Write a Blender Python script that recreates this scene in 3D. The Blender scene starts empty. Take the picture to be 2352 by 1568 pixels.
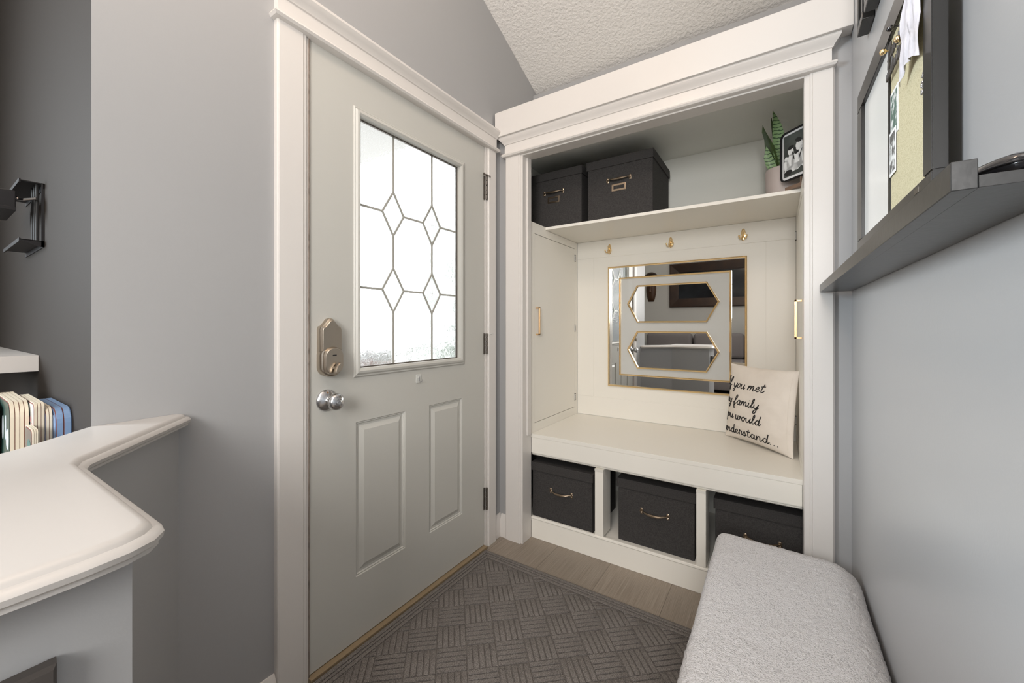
import bpy, bmesh, math, random
from mathutils import Vector, Matrix, noise
R = math.radians
random.seed(7)
S = bpy.context.scene
C = S.collection
# ------------------------------------------------------------------ camera
cam = bpy.data.cameras.new('camera'); camo = bpy.data.objects.new('camera', cam); C.objects.link(camo)
EYE = 1.13
camo.location = (0, 0, EYE); camo.rotation_euler = (R(90), 0, R(33.4))
cam.sensor_width = 36; cam.lens = 36*920/2352; cam.shift_y = -36/2352; cam.clip_start = .01
S.camera = camo
# ------------------------------------------------------------------ world, lights, exposure
W = bpy.data.worlds.new('world'); S.world = W; W.use_nodes = True
bg = W.node_tree.nodes['Background']; bg.inputs[0].default_value = (.93, .97, 1, 1); bg.inputs[1].default_value = 3.4
def area(name, loc, target, sx, sy, power, col):
    l = bpy.data.lights.new(name, 'AREA'); l.shape = 'RECTANGLE'; l.size = sx; l.size_y = sy; l.energy = power; l.color = col
    o = bpy.data.objects.new(name, l); C.objects.link(o); o.location = loc
    o.rotation_euler = (Vector(target)-Vector(loc)).to_track_quat('-Z', 'Y').to_euler(); return o
sl = area('side_window_light', (-3.45, -2.0, 1.8), (.2, 1.15, 1.15), 1.6, 1.4, 53, (.84, .93, 1)); sl.data.spread = R(75)
area('ceiling_bounce', (.45, -.45, 2.5), (.1, .1, 3.6), .7, .6, 34, (1, .88, .77))  # added fill facing up to brighten the ceiling
area('room_bounce', (-.2, -1.0, 3.35), (-.5, .9, 0), 1.6, 1.2, 18, (1, .96, .93))  # added soft overhead fill, evens out the whole entry
area('front_fill', (.27, -1.7, 1.75), (-.45, 2.2, 1.2), .8, 1.0, 54, (1, .98, .96))  # added frontal fill from behind the camera, brightens the closet
l = bpy.data.lights.new('ceiling_lamp_light', 'POINT'); l.energy = 11; l.color = (1, .71, .50); l.shadow_soft_size = .09
lo = bpy.data.objects.new('ceiling_lamp_light', l); C.objects.link(lo); lo.location = (-.62, .15, 2.75)
S.view_settings.view_transform = 'Standard'; S.view_settings.look = 'None'
S.view_settings.gamma = 1; S.view_settings.use_curve_mapping = False; S.view_settings.exposure = 0.25

# ------------------------------------------------------------------ materials
def mat(name, col, rough=.5, metal=0, bump=None, var=None, spec=.5, coat=0):
    m = bpy.data.materials.new(name); m.use_nodes = True; nt = m.node_tree; n = nt.nodes; L = nt.links
    b = n['Principled BSDF']
    b.inputs['Base Color'].default_value = (*col, 1); b.inputs['Roughness'].default_value = rough
    b.inputs['Metallic'].default_value = metal; b.inputs['Specular IOR Level'].default_value = spec
    b.inputs['Coat Weight'].default_value = coat
    tc = n.new('ShaderNodeTexCoord')
    if bump:
        sc, st, dist = bump[:3]
        t = n.new('ShaderNodeTexNoise'); t.inputs['Scale'].default_value = sc; t.inputs['Detail'].default_value = 4
        L.new(tc.outputs['Object'], t.inputs['Vector'])
        bp = n.new('ShaderNodeBump'); bp.inputs['Strength'].default_value = st; bp.inputs['Distance'].default_value = dist
        L.new(t.outputs['Fac'], bp.inputs['Height']); L.new(bp.outputs['Normal'], b.inputs['Normal'])
    if var:
        sc, c2, lo_, hi_ = var
        t = n.new('ShaderNodeTexNoise'); t.inputs['Scale'].default_value = sc; t.inputs['Detail'].default_value = 5
        L.new(tc.outputs['Object'], t.inputs['Vector'])
        r = n.new('ShaderNodeValToRGB'); r.color_ramp.elements[0].position = lo_; r.color_ramp.elements[1].position = hi_
        r.color_ramp.elements[0].color = (*c2, 1); r.color_ramp.elements[1].color = (*col, 1)
        L.new(t.outputs['Fac'], r.inputs[0]); L.new(r.outputs[0], b.inputs['Base Color'])
    return m
M = {}
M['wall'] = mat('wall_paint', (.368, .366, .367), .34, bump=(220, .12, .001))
M['living_wall'] = mat('living_wall_lightened', (.62, .62, .59), .5)  # lighter than the other walls to make up for missing light
M['dark_wall'] = mat('recess_wall_dark', (.034, .027, .022), .7, bump=(220, .12, .001), spec=.15)  # much darker even tone for the recess wall
M['white'] = mat('trim_paint', (.68, .648, .615), .3, bump=(60, .05, .001))
M['cap'] = mat('cap_paint_darkened', (.52, .495, .47), .35, bump=(60, .08, .001))  # darker than the trim to offset strong light on the cap
M['cab'] = mat('cabinet_paint', (.83, .80, .73), .38, bump=(70, .06, .001))
M['door'] = mat('door_paint', (.535, .525, .485), .42, bump=(140, .10, .001))
M['closet_wall'] = mat('closet_paint', (.82, .825, .77), .5, bump=(150, .1, .001))
M['ceil'] = mat('ceiling_texture', (.86, .835, .80), .9, bump=(75, .9, .006))
M['gold'] = mat('polished_brass', (.90, .69, .40), .2, 1)
M['brushgold'] = mat('brushed_gold', (.72, .48, .26), .34, 1)
M['nickel'] = mat('satin_nickel', (.48, .42, .35), .3, 1, bump=(400, .05, .0005))
M['chrome'] = mat('brushed_steel', (.56, .56, .57), .24, 1)
M['bronze'] = mat('aged_bronze', (.36, .285, .21), .3, 1)
M['pewter'] = mat('dark_pewter', (.20, .18, .16), .4, 1)
M['mirror'] = mat('mirror_silver', (.86, .87, .86), .01, 1)
M['milk'] = mat('milk_glass', (.56, .565, .545), .06, spec=.6)
M['linen'] = mat('charcoal_linen', (.047, .043, .041), .85, bump=(420, .5, .0012), var=(260, (.026, .024, .023), .35, .65))
M['black'] = mat('black_satin', (.014, .013, .014), .45, spec=.35)
M['blackwood'] = mat('black_brown_wood', (.026, .025, .024), .30, bump=(60, .25, .001))
M['frameface'] = mat('black_brown_lacquer', (.016, .015, .014), .3)
M['gloss'] = mat('glossy_black', (.012, .011, .012), .16, coat=.5)
M['canvas'] = mat('cream_canvas', (.84, .775, .70), .9, bump=(300, .3, .0012), var=(18, (.80, .735, .66), .35, .6))
M['ink'] = mat('black_ink', (.015, .013, .013), .8)
M['whiteboard'] = mat('whiteboard', (.78, .78, .76), .18)
M['paper'] = mat('paper', (.78, .78, .78), .7)
M['lilac'] = mat('lilac_wrap', (.60, .58, .62), .35, bump=(18, .9, .01))
M['soil'] = mat('dark_soil', (.03, .022, .015), .95, bump=(120, .8, .004))
M['pot'] = mat('blush_ceramic', (.50, .43, .40), .45, bump=(80, .1, .001))
M['switch'] = mat('bronze_plate', (.055, .047, .042), .5)
M['woodbase'] = mat('brown_wood', (.20, .13, .09), .5)
M['sofa'] = mat('grey_sofa_fabric', (.24, .22, .22), .95, bump=(300, .4, .002))
M['picwood'] = mat('dark_walnut', (.055, .028, .016), .35, bump=(30, .2, .001), var=(6, (.025, .014, .010), .3, .7))
M['picart'] = mat('dark_picture', (.012, .013, .016), .08, var=(3, (.03, .035, .04), .4, .7))
M['carved'] = mat('carved_wood', (.07, .03, .012), .35)
M['thresh'] = mat('worn_brass_sill', (.27, .20, .12), .5, bump=(60, .2, .001))
M['rubber'] = mat('black_rubber', (.02, .02, .02), .7)
M['strip'] = mat('taupe_weatherstrip', (.24, .19, .155), .6, var=(30, (.12, .09, .07), .3, .5))
M['plastic'] = mat('clear_plastic_pad', (.60, .60, .57), .25)
M['whitemetal'] = mat('white_hinge', (.62, .60, .57), .35)
M['stem'] = mat('rust', (.25, .13, .06), .8)
M['concrete'] = mat('pale_concrete', (.6, .6, .58), .9)
M['skin'] = mat('photo_white', (.78, .79, .78), .5)
M['photodark'] = mat('photo_dark_grey', (.10, .115, .105), .4, var=(9, (.05, .055, .05), .35, .65))
M['photoline'] = mat('photo_black', (.02, .02, .02), .5)
M['boucle'] = mat('grey_boucle', (.68, .665, .67), .95, bump=(300, .9, .005), var=(300, (.44, .43, .435), .34, .46))
M['lead'] = mat('lead_came', (.46, .45, .41), .45, .3)
M['etch'] = mat('etched_star', (.9, .92, .92), .6)

def nodes(m): return m.node_tree.nodes, m.node_tree.links, m.node_tree.nodes['Principled BSDF']
# floor planks, grain along Y
m = mat('grey_oak_planks', (.30, .25, .20), .42); n, L, b = nodes(m); M['floor'] = m
tc = n.new('ShaderNodeTexCoord')
mp = n.new('ShaderNodeMapping'); mp.inputs['Scale'].default_value = (420, 5, 1); L.new(tc.outputs['Object'], mp.inputs[0])
t = n.new('ShaderNodeTexNoise'); t.inputs['Scale'].default_value = 1; t.inputs['Detail'].default_value = 6; t.inputs['Roughness'].default_value = .7; L.new(mp.outputs[0], t.inputs[0])
r = n.new('ShaderNodeValToRGB'); r.color_ramp.elements[0].position = .32; r.color_ramp.elements[1].position = .66
r.color_ramp.elements[0].color = (.20, .158, .122, 1); r.color_ramp.elements[1].color = (.37, .312, .25, 1); L.new(t.outputs['Fac'], r.inputs[0])
mp2 = n.new('ShaderNodeMapping'); mp2.inputs['Rotation'].default_value = (0, 0, R(90)); mp2.inputs['Location'].default_value = (.35, .38, 0); L.new(tc.outputs['Object'], mp2.inputs[0])
bk = n.new('ShaderNodeTexBrick'); bk.inputs['Scale'].default_value = 1; bk.inputs['Brick Width'].default_value = 1.2; bk.inputs['Row Height'].default_value = .277
bk.inputs['Mortar Size'].default_value = .0012; bk.inputs['Mortar Smooth'].default_value = .3; bk.inputs['Color1'].default_value = (1, 1, 1, 1); bk.inputs['Color2'].default_value = (.86, .87, .88, 1); bk.inputs['Mortar'].default_value = (.45, .42, .4, 1)
L.new(mp2.outputs[0], bk.inputs[0])
mx = n.new('ShaderNodeMix'); mx.data_type = 'RGBA'; mx.blend_type = 'MULTIPLY'; mx.inputs[0].default_value = 1
L.new(r.outputs[0], mx.inputs[6]); L.new(bk.outputs[0], mx.inputs[7]); L.new(mx.outputs[2], b.inputs['Base Color'])
bp = n.new('ShaderNodeBump'); bp.inputs['Strength'].default_value = .25; bp.inputs['Distance'].default_value = .001; L.new(t.outputs['Fac'], bp.inputs['Height']); L.new(bp.outputs[0], b.inputs['Normal'])
# door mat : blocks of ribs, basket pattern turned 45 degrees
m = mat('ribbed_charcoal_mat', (.13, .12, .11), .95); n, L, b = nodes(m); M['mat'] = m
tc = n.new('ShaderNodeTexCoord')
MATX, MATY = .52, .60
nz = n.new('ShaderNodeTexNoise'); nz.inputs['Scale'].default_value = 420; nz.inputs['Detail'].default_value = 3; L.new(tc.outputs['Object'], nz.inputs[0])
r = n.new('ShaderNodeValToRGB'); r.color_ramp.elements[0].position = .32; r.color_ramp.elements[1].position = .7
r.color_ramp.elements[0].color = (.080, .070, .063, 1); r.color_ramp.elements[1].color = (.29, .262, .24, 1); L.new(nz.outputs['Fac'], r.inputs[0])
L.new(r.outputs[0], b.inputs['Base Color'])
bp = n.new('ShaderNodeBump'); bp.inputs['Strength'].default_value = 1; bp.inputs['Distance'].default_value = .0025; L.new(nz.outputs['Fac'], bp.inputs['Height']); L.new(bp.outputs[0], b.inputs['Normal'])
# cork
m = mat('cork', (.42, .38, .24), .9); n, L, b = nodes(m); M['cork'] = m
tc = n.new('ShaderNodeTexCoord'); v = n.new('ShaderNodeTexVoronoi'); v.inputs['Scale'].default_value = 620; L.new(tc.outputs['Object'], v.inputs[0])
r = n.new('ShaderNodeValToRGB'); r.color_ramp.elements[0].color = (.42, .375, .235, 1); r.color_ramp.elements[1].color = (.56, .515, .345, 1)
r.color_ramp.elements[0].position = .1; r.color_ramp.elements[1].position = .6
L.new(v.outputs['Color'], r.inputs[0]); L.new(r.outputs[0], b.inputs['Base Color'])
# textured door glass
m = bpy.data.materials.new('rippled_glass'); m.use_nodes = True; nt = m.node_tree; n = nt.nodes; L = nt.links; n.clear()
out = n.new('ShaderNodeOutputMaterial'); tr = n.new('ShaderNodeBsdfTransparent'); rf = n.new('ShaderNodeBsdfRefraction'); tl = n.new('ShaderNodeBsdfTranslucent'); gl = n.new('ShaderNodeBsdfGlossy')
rf.inputs['Roughness'].default_value = .04; rf.inputs['IOR'].default_value = 1.12; tl.inputs[0].default_value = (.95, .97, .97, 1); gl.inputs['Roughness'].default_value = .1
nz = n.new('ShaderNodeTexNoise'); nz.inputs['Scale'].default_value = 70; tc = n.new('ShaderNodeTexCoord'); L.new(tc.outputs['Object'], nz.inputs[0])
bp = n.new('ShaderNodeBump'); bp.inputs['Distance'].default_value = .01; bp.inputs['Strength'].default_value = .3; L.new(nz.outputs[0], bp.inputs['Height'])
L.new(bp.outputs[0], rf.inputs['Normal']); L.new(bp.outputs[0], gl.inputs['Normal'])
a1 = n.new('ShaderNodeMixShader'); a1.inputs[0].default_value = .55; L.new(tr.outputs[0], a1.inputs[1]); L.new(rf.outputs[0], a1.inputs[2])
a2 = n.new('ShaderNodeMixShader'); a2.inputs[0].default_value = .12; L.new(a1.outputs[0], a2.inputs[1]); L.new(tl.outputs[0], a2.inputs[2])
a3 = n.new('ShaderNodeMixShader'); a3.inputs[0].default_value = .05; L.new(a2.outputs[0], a3.inputs[1]); L.new(gl.outputs[0], a3.inputs[2])
L.new(a3.outputs[0], out.inputs[0]); M['glass'] = m
m = bpy.data.materials.new('clear_glass'); m.use_nodes = True; nt = m.node_tree; n = nt.nodes; L = nt.links; n.clear()
out = n.new('ShaderNodeOutputMaterial'); tr = n.new('ShaderNodeBsdfTransparent'); tr.inputs[0].default_value = (.97, .985, .98, 1); gl = n.new('ShaderNodeBsdfGlossy'); gl.inputs['Roughness'].default_value = .03
a1 = n.new('ShaderNodeMixShader'); a1.inputs[0].default_value = .08; L.new(tr.outputs[0], a1.inputs[1]); L.new(gl.outputs[0], a1.inputs[2]); L.new(a1.outputs[0], out.inputs[0]); M['clear'] = m
# snake plant leaf: green with dark zigzag bands
m = mat('snake_plant_leaf', (.14, .26, .08), .4); n, L, b = nodes(m); M['leaf'] = m
tc = n.new('ShaderNodeTexCoord'); mp = n.new('ShaderNodeMapping'); mp.inputs['Scale'].default_value = (1, 1, 1); L.new(tc.outputs['Object'], mp.inputs[0])
wv = n.new('ShaderNodeTexWave'); wv.bands_direction = 'Z'; wv.inputs['Scale'].default_value = 20; wv.inputs['Distortion'].default_value = 3.5; wv.inputs['Detail'].default_value = 3; wv.inputs['Detail Scale'].default_value = 3
L.new(mp.outputs[0], wv.inputs[0]); r = n.new('ShaderNodeValToRGB'); r.color_ramp.elements[0].position = .08; r.color_ramp.elements[1].position = .22
r.color_ramp.elements[0].color = (.035, .08, .03, 1); r.color_ramp.elements[1].color = (.24, .37, .17, 1); L.new(wv.outputs[0], r.inputs[0]); L.new(r.outputs[0], b.inputs['Base Color'])
M['leafdark'] = mat('leaf_back', (.05, .085, .02), .45, var=(40, (.03, .05, .015), .4, .6))
M['foliage'] = mat('foliage', (.045, .095, .02), .8, var=(9, (.02, .05, .012), .35, .65))
def colmat(name, c, r=.6): return mat(name, c, r)

# ------------------------------------------------------------------ mesh helpers
def add(bm, tmp):
    me = bpy.data.meshes.new('t'); tmp.to_mesh(me); bm.from_mesh(me); bpy.data.meshes.remove(me); tmp.free()
def NB(): return bmesh.new()
def box(bm, x0, x1, y0, y1, z0, z1, bev=0, seg=2):
    t = bmesh.new(); bmesh.ops.create_cube(t, size=1)
    for v in t.verts: v.co = Vector(((x0+x1)/2+v.co.x*(x1-x0), (y0+y1)/2+v.co.y*(y1-y0), (z0+z1)/2+v.co.z*(z1-z0)))
    if bev: bmesh.ops.bevel(t, geom=t.edges[:], offset=bev, segments=seg, profile=.5, affect='EDGES')
    add(bm, t); return bm
def loft(bm, loops, cap=True, closed=True):
    vs = [[bm.verts.new(p) for p in lp] for lp in loops]; k = len(loops[0])
    for a, b in zip(vs, vs[1:]):
        for i in range(k if closed else k-1):
            j = (i+1) % k
            try: bm.faces.new((a[i], a[j], b[j], b[i]))
            except ValueError: pass
    if cap and closed:
        bm.faces.new(vs[0][::-1]); bm.faces.new(vs[-1])
    return bm
def prism(bm, pts, axis, a, b):
    def P(p, q):
        if axis == 'x': return (q, p[0], p[1])
        if axis == 'y': return (p[0], q, p[1])
        return (p[0], p[1], q)
    return loft(bm, [[P(p, a) for p in pts], [P(p, b) for p in pts]])
def tube(bm, pts, r, seg=8, cap=True):
    pts = [Vector(p) for p in pts]; loops = []
    rs = r if isinstance(r, (list, tuple)) else [r]*len(pts)
    up = None
    for i, p in enumerate(pts):
        d = (pts[min(i+1, len(pts)-1)]-pts[max(i-1, 0)]).normalized()
        if up is None:
            up = Vector((0, 0, 1)) if abs(d.z) < .9 else Vector((1, 0, 0))
        s = d.cross(up).normalized(); up = s.cross(d).normalized()
        loops.append([p+(s*math.cos(2*math.pi*k/seg)+up*math.sin(2*math.pi*k/seg))*rs[i] for k in range(seg)])
    return loft(bm, loops, cap)
def lathe(bm, prof, origin, axis='z', seg=32):
    o = Vector(origin); loops = []
    for r_, h in prof:
        lp = []
        for k in range(seg):
            a = 2*math.pi*k/seg; c, s = r_*math.cos(a), r_*math.sin(a)
            v = {'z': (c, s, h), 'x': (h, c, s), 'y': (c, h, s)}[axis]
            lp.append(o+Vector(v))
        loops.append(lp)
    return loft(bm, loops)
def bar(bm, a, b, w, h, nrm):
    """square bar from a to b, w across, h along nrm"""
    a, b, nrm = Vector(a), Vector(b), Vector(nrm).normalized(); d = (b-a).normalized(); s = d.cross(nrm).normalized()
    q = [s*w/2+nrm*h/2, -s*w/2+nrm*h/2, -s*w/2-nrm*h/2, s*w/2-nrm*h/2]
    return loft(bm, [[a+k for k in q], [b+k for k in q]])
def polyframe(bm, pts, w, h, plane_y):
    """flat frame along a closed polygon in the XZ plane, mitred; front toward -Y"""
    k = len(pts); P = [Vector(p) for p in pts]; rings = []
    cen = sum(P, Vector((0, 0)))/k
    inner = []
    for i in range(k):
        p0, p, p1 = P[i-1], P[i], P[(i+1) % k]
        d0 = (p-p0).normalized(); d1 = (p1-p).normalized()
        n0 = Vector((-d0.y, d0.x)); n1 = Vector((-d1.y, d1.x))
        if n0.dot(cen-p) < 0: n0 = -n0
        if n1.dot(cen-p) < 0: n1 = -n1
        bis = (n0+n1).normalized(); inner.append(p+bis*(w/max(.2, bis.dot(n0))))
    mid = [(a+b)/2 for a, b in zip(P, inner)]
    rg = [[(p.x, plane_y, p.y) for p in P], [(p.x, plane_y-h*.75, p.y) for p in P], [(p.x, plane_y-h, p.y) for p in mid], [(p.x, plane_y-h*.75, p.y) for p in inner], [(p.x, plane_y, p.y) for p in inner]]
    vs = [[bm.verts.new(q) for q in r_] for r_ in rg]
    for a in range(5):
        A, B = vs[a], vs[(a+1) % 5]
        for i in range(k): bm.faces.new((A[i], A[(i+1) % k], B[(i+1) % k], B[i]))
    return bm
def rloc(o):
    v = Vector((0, 0, 0))
    while o: v += o.location; o = o.parent
    return v
def obj(name, bm, m, parent=None, local=False, smooth=22):
    bmesh.ops.remove_doubles(bm, verts=bm.verts[:], dist=1e-6)
    bmesh.ops.recalc_face_normals(bm, faces=bm.faces[:])
    if parent and not local:
        o_ = rloc(parent)
        for v in bm.verts: v.co -= o_
    if smooth:
        for f in bm.faces: f.smooth = True
        for e in bm.edges:
            e.smooth = len(e.link_faces) == 2 and e.calc_face_angle(3.2) < R(smooth)
    me = bpy.data.meshes.new(name); bm.to_mesh(me); bm.free()
    for k in (m if isinstance(m, (list, tuple)) else [m]): me.materials.append(M[k] if isinstance(k, str) else k)
    o = bpy.data.objects.new(name, me); C.objects.link(o)
    if parent: o.parent = parent
    return o
def tag(o, label, cat, group=None):
    o['label'] = label; o['category'] = cat
    if group: o['group'] = group
    return o
def thing(name, label, cat, loc=(0, 0, 0), group=None, rotz=0):
    o = bpy.data.objects.new(name, None); C.objects.link(o); o.location = loc; o.rotation_euler = (0, 0, rotz); o.empty_display_size = .05
    return tag(o, label, cat, group)
def struct(name, bm, m, parent=None, label=None, smooth=22):
    o = obj(name, bm, m, parent, smooth=smooth)
    if not parent: o['kind'] = 'structure'
    if label: o['label'] = label
    return o
def tag_origin(o, p):
    """move a top-level mesh's origin to p"""
    p = Vector(p)
    for v in o.data.vertices: v.co -= p
    o.location = p; return o

# ================================================================== SETTING
XL, XR, YF, YB = -1.25, .2145, 1.775, 2.45
def zc(y): return 2.59+.41*(2.135-y)
# floor
bm = NB(); box(bm, -3.7, 2.3, -3.6, 2.55, -.1, 0); struct('floor', bm, 'floor')
# ceiling (sloping up toward the living room)
bm = NB(); prism(bm, [(2.235, zc(2.235)), (-3.6, zc(-3.6)), (-3.6, zc(-3.6)+.12), (2.235, zc(2.235)+.12)], 'x', -3.7, 2.3); struct('ceiling', bm, 'ceil')
# door wall
DY0, DY1, DZ = .692, 1.642, 2.062
bm = NB()
prism(bm, [(.225, 0), (DY0, 0), (DY0, zc(DY0)), (.225, zc(.225))], 'x', XL-.14, XL)
prism(bm, [(DY1, 0), (YB+.1, 0), (YB+.1, 2.1), (2.236, 2.1), (2.236, zc(2.236)), (DY1, zc(DY1))], 'x', XL-.14, XL)
prism(bm, [(DY0, DZ), (DY1, DZ), (DY1, zc(DY1)), (DY0, zc(DY0))], 'x', XL-.14, XL)
struct('wall_left', bm, 'wall')
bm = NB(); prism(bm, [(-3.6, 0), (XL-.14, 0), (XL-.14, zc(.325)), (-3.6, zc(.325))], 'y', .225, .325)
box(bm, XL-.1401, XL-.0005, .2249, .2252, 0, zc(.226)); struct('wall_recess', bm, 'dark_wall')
bm = NB(); prism(bm, [(-.3, 0), (YB+.1, 0), (YB+.1, 2.1), (2.236, 2.1), (2.236, zc(2.236)), (-.3, zc(-.3))], 'x', XR, XR+.1); struct('wall_right', bm, 'wall')
bm = NB(); box(bm, XR+.1, 2.3, -.3, -.2, 0, zc(-.2)-.005); struct('wall_hall', bm, 'wall')
bm = NB(); box(bm, -3.7, -3.6, -3.6, .325, 0, zc(.325)); box(bm, -3.7, -3.6, -3.6, 0, zc(.325), 3.9); struct('wall_far_left', bm, 'wall')
bm = NB(); box(bm, 2.2, 2.3, -3.6, -.3, 0, 3.7); struct('wall_far_right', bm, 'wall')
bm = NB(); box(bm, -3.6, 2.2, -3.6, -3.5, 0, zc(-3.5)); struct('wall_living', bm, 'living_wall')
# closet front wall round the opening, plant ledge, upper wall, closet ceiling, back
bm = NB(); box(bm, XL, -1.116, YF, 1.835, 0, 2.24); box(bm, .102, XR, YF, 1.835, 0, 2.24); box(bm, -1.116, .102, YF, 1.835, 2.03, 2.24)
struct('wall_closet', bm, 'wall')
bm = NB(); box(bm, XL, XR, 2.135, 2.235, 2.24, zc(2.235)-.002); struct('wall_upper', bm, 'wall')
bm = NB(); box(bm, XL, XR, 1.836, YB, 2.095, 2.24); struct('ceiling_closet', bm, 'closet_wall')
bm = NB(); box(bm, XL, XR, YB, YB+.1, 0, 2.1); struct('wall_back', bm, 'closet_wall')
# closet back panelling (cabinet white boards with a recessed field)
bm = NB(); yb = YB-.004
box(bm, -1.094, .082, yb, YB, 1.565, 1.674, .001); box(bm, -1.094, .082, yb, YB, .555, .675, .001)
box(bm, -1.094, -.982, yb, YB, .675, 1.565, .001); box(bm, -.044, .082, yb, YB, .675, 1.565, .001)
box(bm, -.982, -.044, YB-.0015, YB, .675, 1.565)
struct('trim_3', bm, 'cab', label='white recessed panel boards behind the closet bench')
# interior side faces of the closet, painted
bm = NB(); box(bm, XL, XL+.003, 1.836, YB, 1.692, 2.094); box(bm, XR-.003, XR, 1.836, YB, 1.692, 2.094); struct('wall_closet_side', bm, 'closet_wall')
# baseboards
bm = NB()
prism(bm, [(XL, 0), (XL+.014, 0), (XL+.014, .095), (XL+.005, .12), (XL, .12)], 'y', 1.717, YF)
prism(bm, [(YF, 0), (YF-.014, 0), (YF-.014, .095), (YF-.005, .12), (YF, .12)], 'x', XL+.014, -1.202)
prism(bm, [(XL, 0), (XL+.014, 0), (XL+.014, .075), (XL+.005, .095), (XL, .095)], 'y', .40, .606)
struct('baseboard_left', bm, 'white')
bm = NB(); prism(bm, [(XR, 0), (XR-.012, 0), (XR-.012, .075), (XR-.005, .09), (XR, .09)], 'y', -.3, 1.774); struct('baseboard_right', bm, 'white')
# ---- door casing
def rect_stack(prof, f):
    return [f(d, z) for d, z in prof]
CAPP = [(.002, 0), (.010, .003), (.015, .010), (.012, .017), (.003, .022), (.0, .024), (0, .068), (.004, .070), (.006, .076), (.014, .086), (.022, .096), (.024, .100), (.024, .108)]
bm = NB()
def leg_x(bm, y0, y1, z1, x0=XL, x1=-1.230):
    r_ = .005
    pts = [(x0, y0), (x1-r_, y0), (x1-.0015, y0+.0015), (x1, y0+r_), (x1, y1-r_-.008), (x1-.003, y1-.010), (x1-.003, y1-.002), (x1-r_, y1), (x0, y1)]
    prism(bm, pts, 'z', 0, z1)
leg_x(bm, .607, .697, 2.041)
prism(bm, [(XL, 1.643), (-1.233, 1.643), (-1.233, 1.651), (-1.230, 1.653), (-1.230, 1.711), (-1.235, 1.716), (XL, 1.716)], 'z', 0, 2.041)
def hd(d, z): return [(XL, .607-d, 2.041+z), (-1.228+d, .607-d, 2.041+z), (-1.228+d, 1.716+d, 2.041+z), (XL, 1.716+d, 2.041+z)]
loft(bm, rect_stack(CAPP, hd))
struct('trim_1', bm, 'white', label='white casing and crowned header around the entry door')
# jamb
bm = NB(); box(bm, -1.39, -1.238, DY0, .7045, 0, 2.05); box(bm, -1.39, -1.238, 1.630, DY1, 0, 2.05); box(bm, -1.39, -1.238, DY0, DY1, 2.05, DZ)
jm = struct('trim_4', bm, 'white', label='white jamb lining the entry door opening')
bm = NB(); box(bm, -1.262, -1.2365, .7046, .7078, .015, 2.048, .001); obj('weatherstrip', bm, 'strip', jm)
bm = NB(); box(bm, -1.30, -1.222, .7046, 1.6296, 0, .0125, .002)
tag(obj('door_sill', bm, 'thresh'), 'worn brass threshold strip under the white entry door', 'threshold')
# ---- closet casing
bm = NB()
prism(bm, [(-1.201, YF), (-1.201, 1.760), (-1.196, 1.755), (-1.118, 1.755), (-1.1165, 1.757), (-1.1155, 1.755), (-1.111, 1.755), (-1.108, 1.758), (-1.108, YF)], 'z', 0, 2.026)
prism(bm, [(.168, YF), (.168, 1.760), (.163, 1.755), (.108, 1.755), (.1065, 1.757), (.1055, 1.755), (.101, 1.755), (.098, 1.758), (.098, YF)], 'z', 0, 2.026)
box(bm, -1.1155, -1.0955, 1.762, 1.8365, 0, 2.03, .001); box(bm, -1.1155, -1.0955, 1.8366, 1.8484, 0, .553, .0005); box(bm, .083, .1025, 1.8366, 1.8484, 0, .553, .0005); box(bm, -1.101, -1.0985+.012, 1.80, 1.834, .553, 2.02, .001)
box(bm, .083, .1025, 1.762, 1.8365, 0, 2.03, .001)
box(bm, -1.0955, .083, 1.762, 1.8365, 2.012, 2.03, .001)
def hd2(d, z): return [(-1.201-d, YF, 2.018+z), (-1.201-d, 1.752-d, 2.018+z), (.160+d, 1.752-d, 2.018+z), (.160+d, YF, 2.018+z)]
loft(bm, rect_stack([(a*1., b*.95) for a, b in CAPP], hd2))
struct('trim_2', bm, 'white', label='white casing, jambs and crowned header around the closet opening')
bm = NB(); box(bm, -1.240, .2135, 1.716, YF, 2.1205, 2.25, .002); struct('trim_5', bm, 'white', label='plain white fascia board above the closet header')

# ================================================================== ENTRY DOOR
FX = -1.243
door = bpy.data.objects.new('door_1', None); C.objects.link(door); door.location = (FX, .708, .016); door['kind'] = 'structure'; door['label'] = 'white panelled entry door with a leaded glass window'
Y0, Y1, Z0, Z1 = .7085, 1.6265, .016, 2.047
holes = [(.885, 1.452, .965, 1.892), (.881, 1.107, .239, .788), (1.240, 1.457, .239, .788)]
ys = sorted({Y0, Y1, *[h[0] for h in holes], *[h[1] for h in holes]}); zs = sorted({Z0, Z1, *[h[2] for h in holes], *[h[3] for h in holes]})
bm = NB()
def sheet(x, skip):
    for a, b_ in zip(ys, ys[1:]):
        for c_, d_ in zip(zs, zs[1:]):
            my, mz = (a+b_)/2, (c_+d_)/2
            if any(h[0] < my < h[1] and h[2] < mz < h[3] for h in skip): continue
            bm.faces.new([bm.verts.new(p) for p in ((x, a, c_), (x, b_, c_), (x, b_, d_), (x, a, d_))])
sheet(FX, holes); sheet(FX-.044, holes[:1])
def rl(h, i, x): return [(x, h[0]+i, h[2]+i), (x, h[1]-i, h[2]+i), (x, h[1]-i, h[3]-i), (x, h[0]+i, h[3]-i)]
for h in holes[1:]:
    lp = [rl(h, 0, FX), rl(h, .003, FX-.005), rl(h, .006, FX-.003), rl(h, .009, FX-.0075), rl(h, .017, FX-.008), rl(h, .034, FX-.0005), rl(h, .037, FX-.0005)]
    loft(bm, lp, cap=False); q = rl(h, .037, FX-.0005); bm.faces.new([bm.verts.new(p) for p in q])
loft(bm, [rl(holes[0], 0, FX), rl(holes[0], 0, FX-.044)], cap=False)
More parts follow.
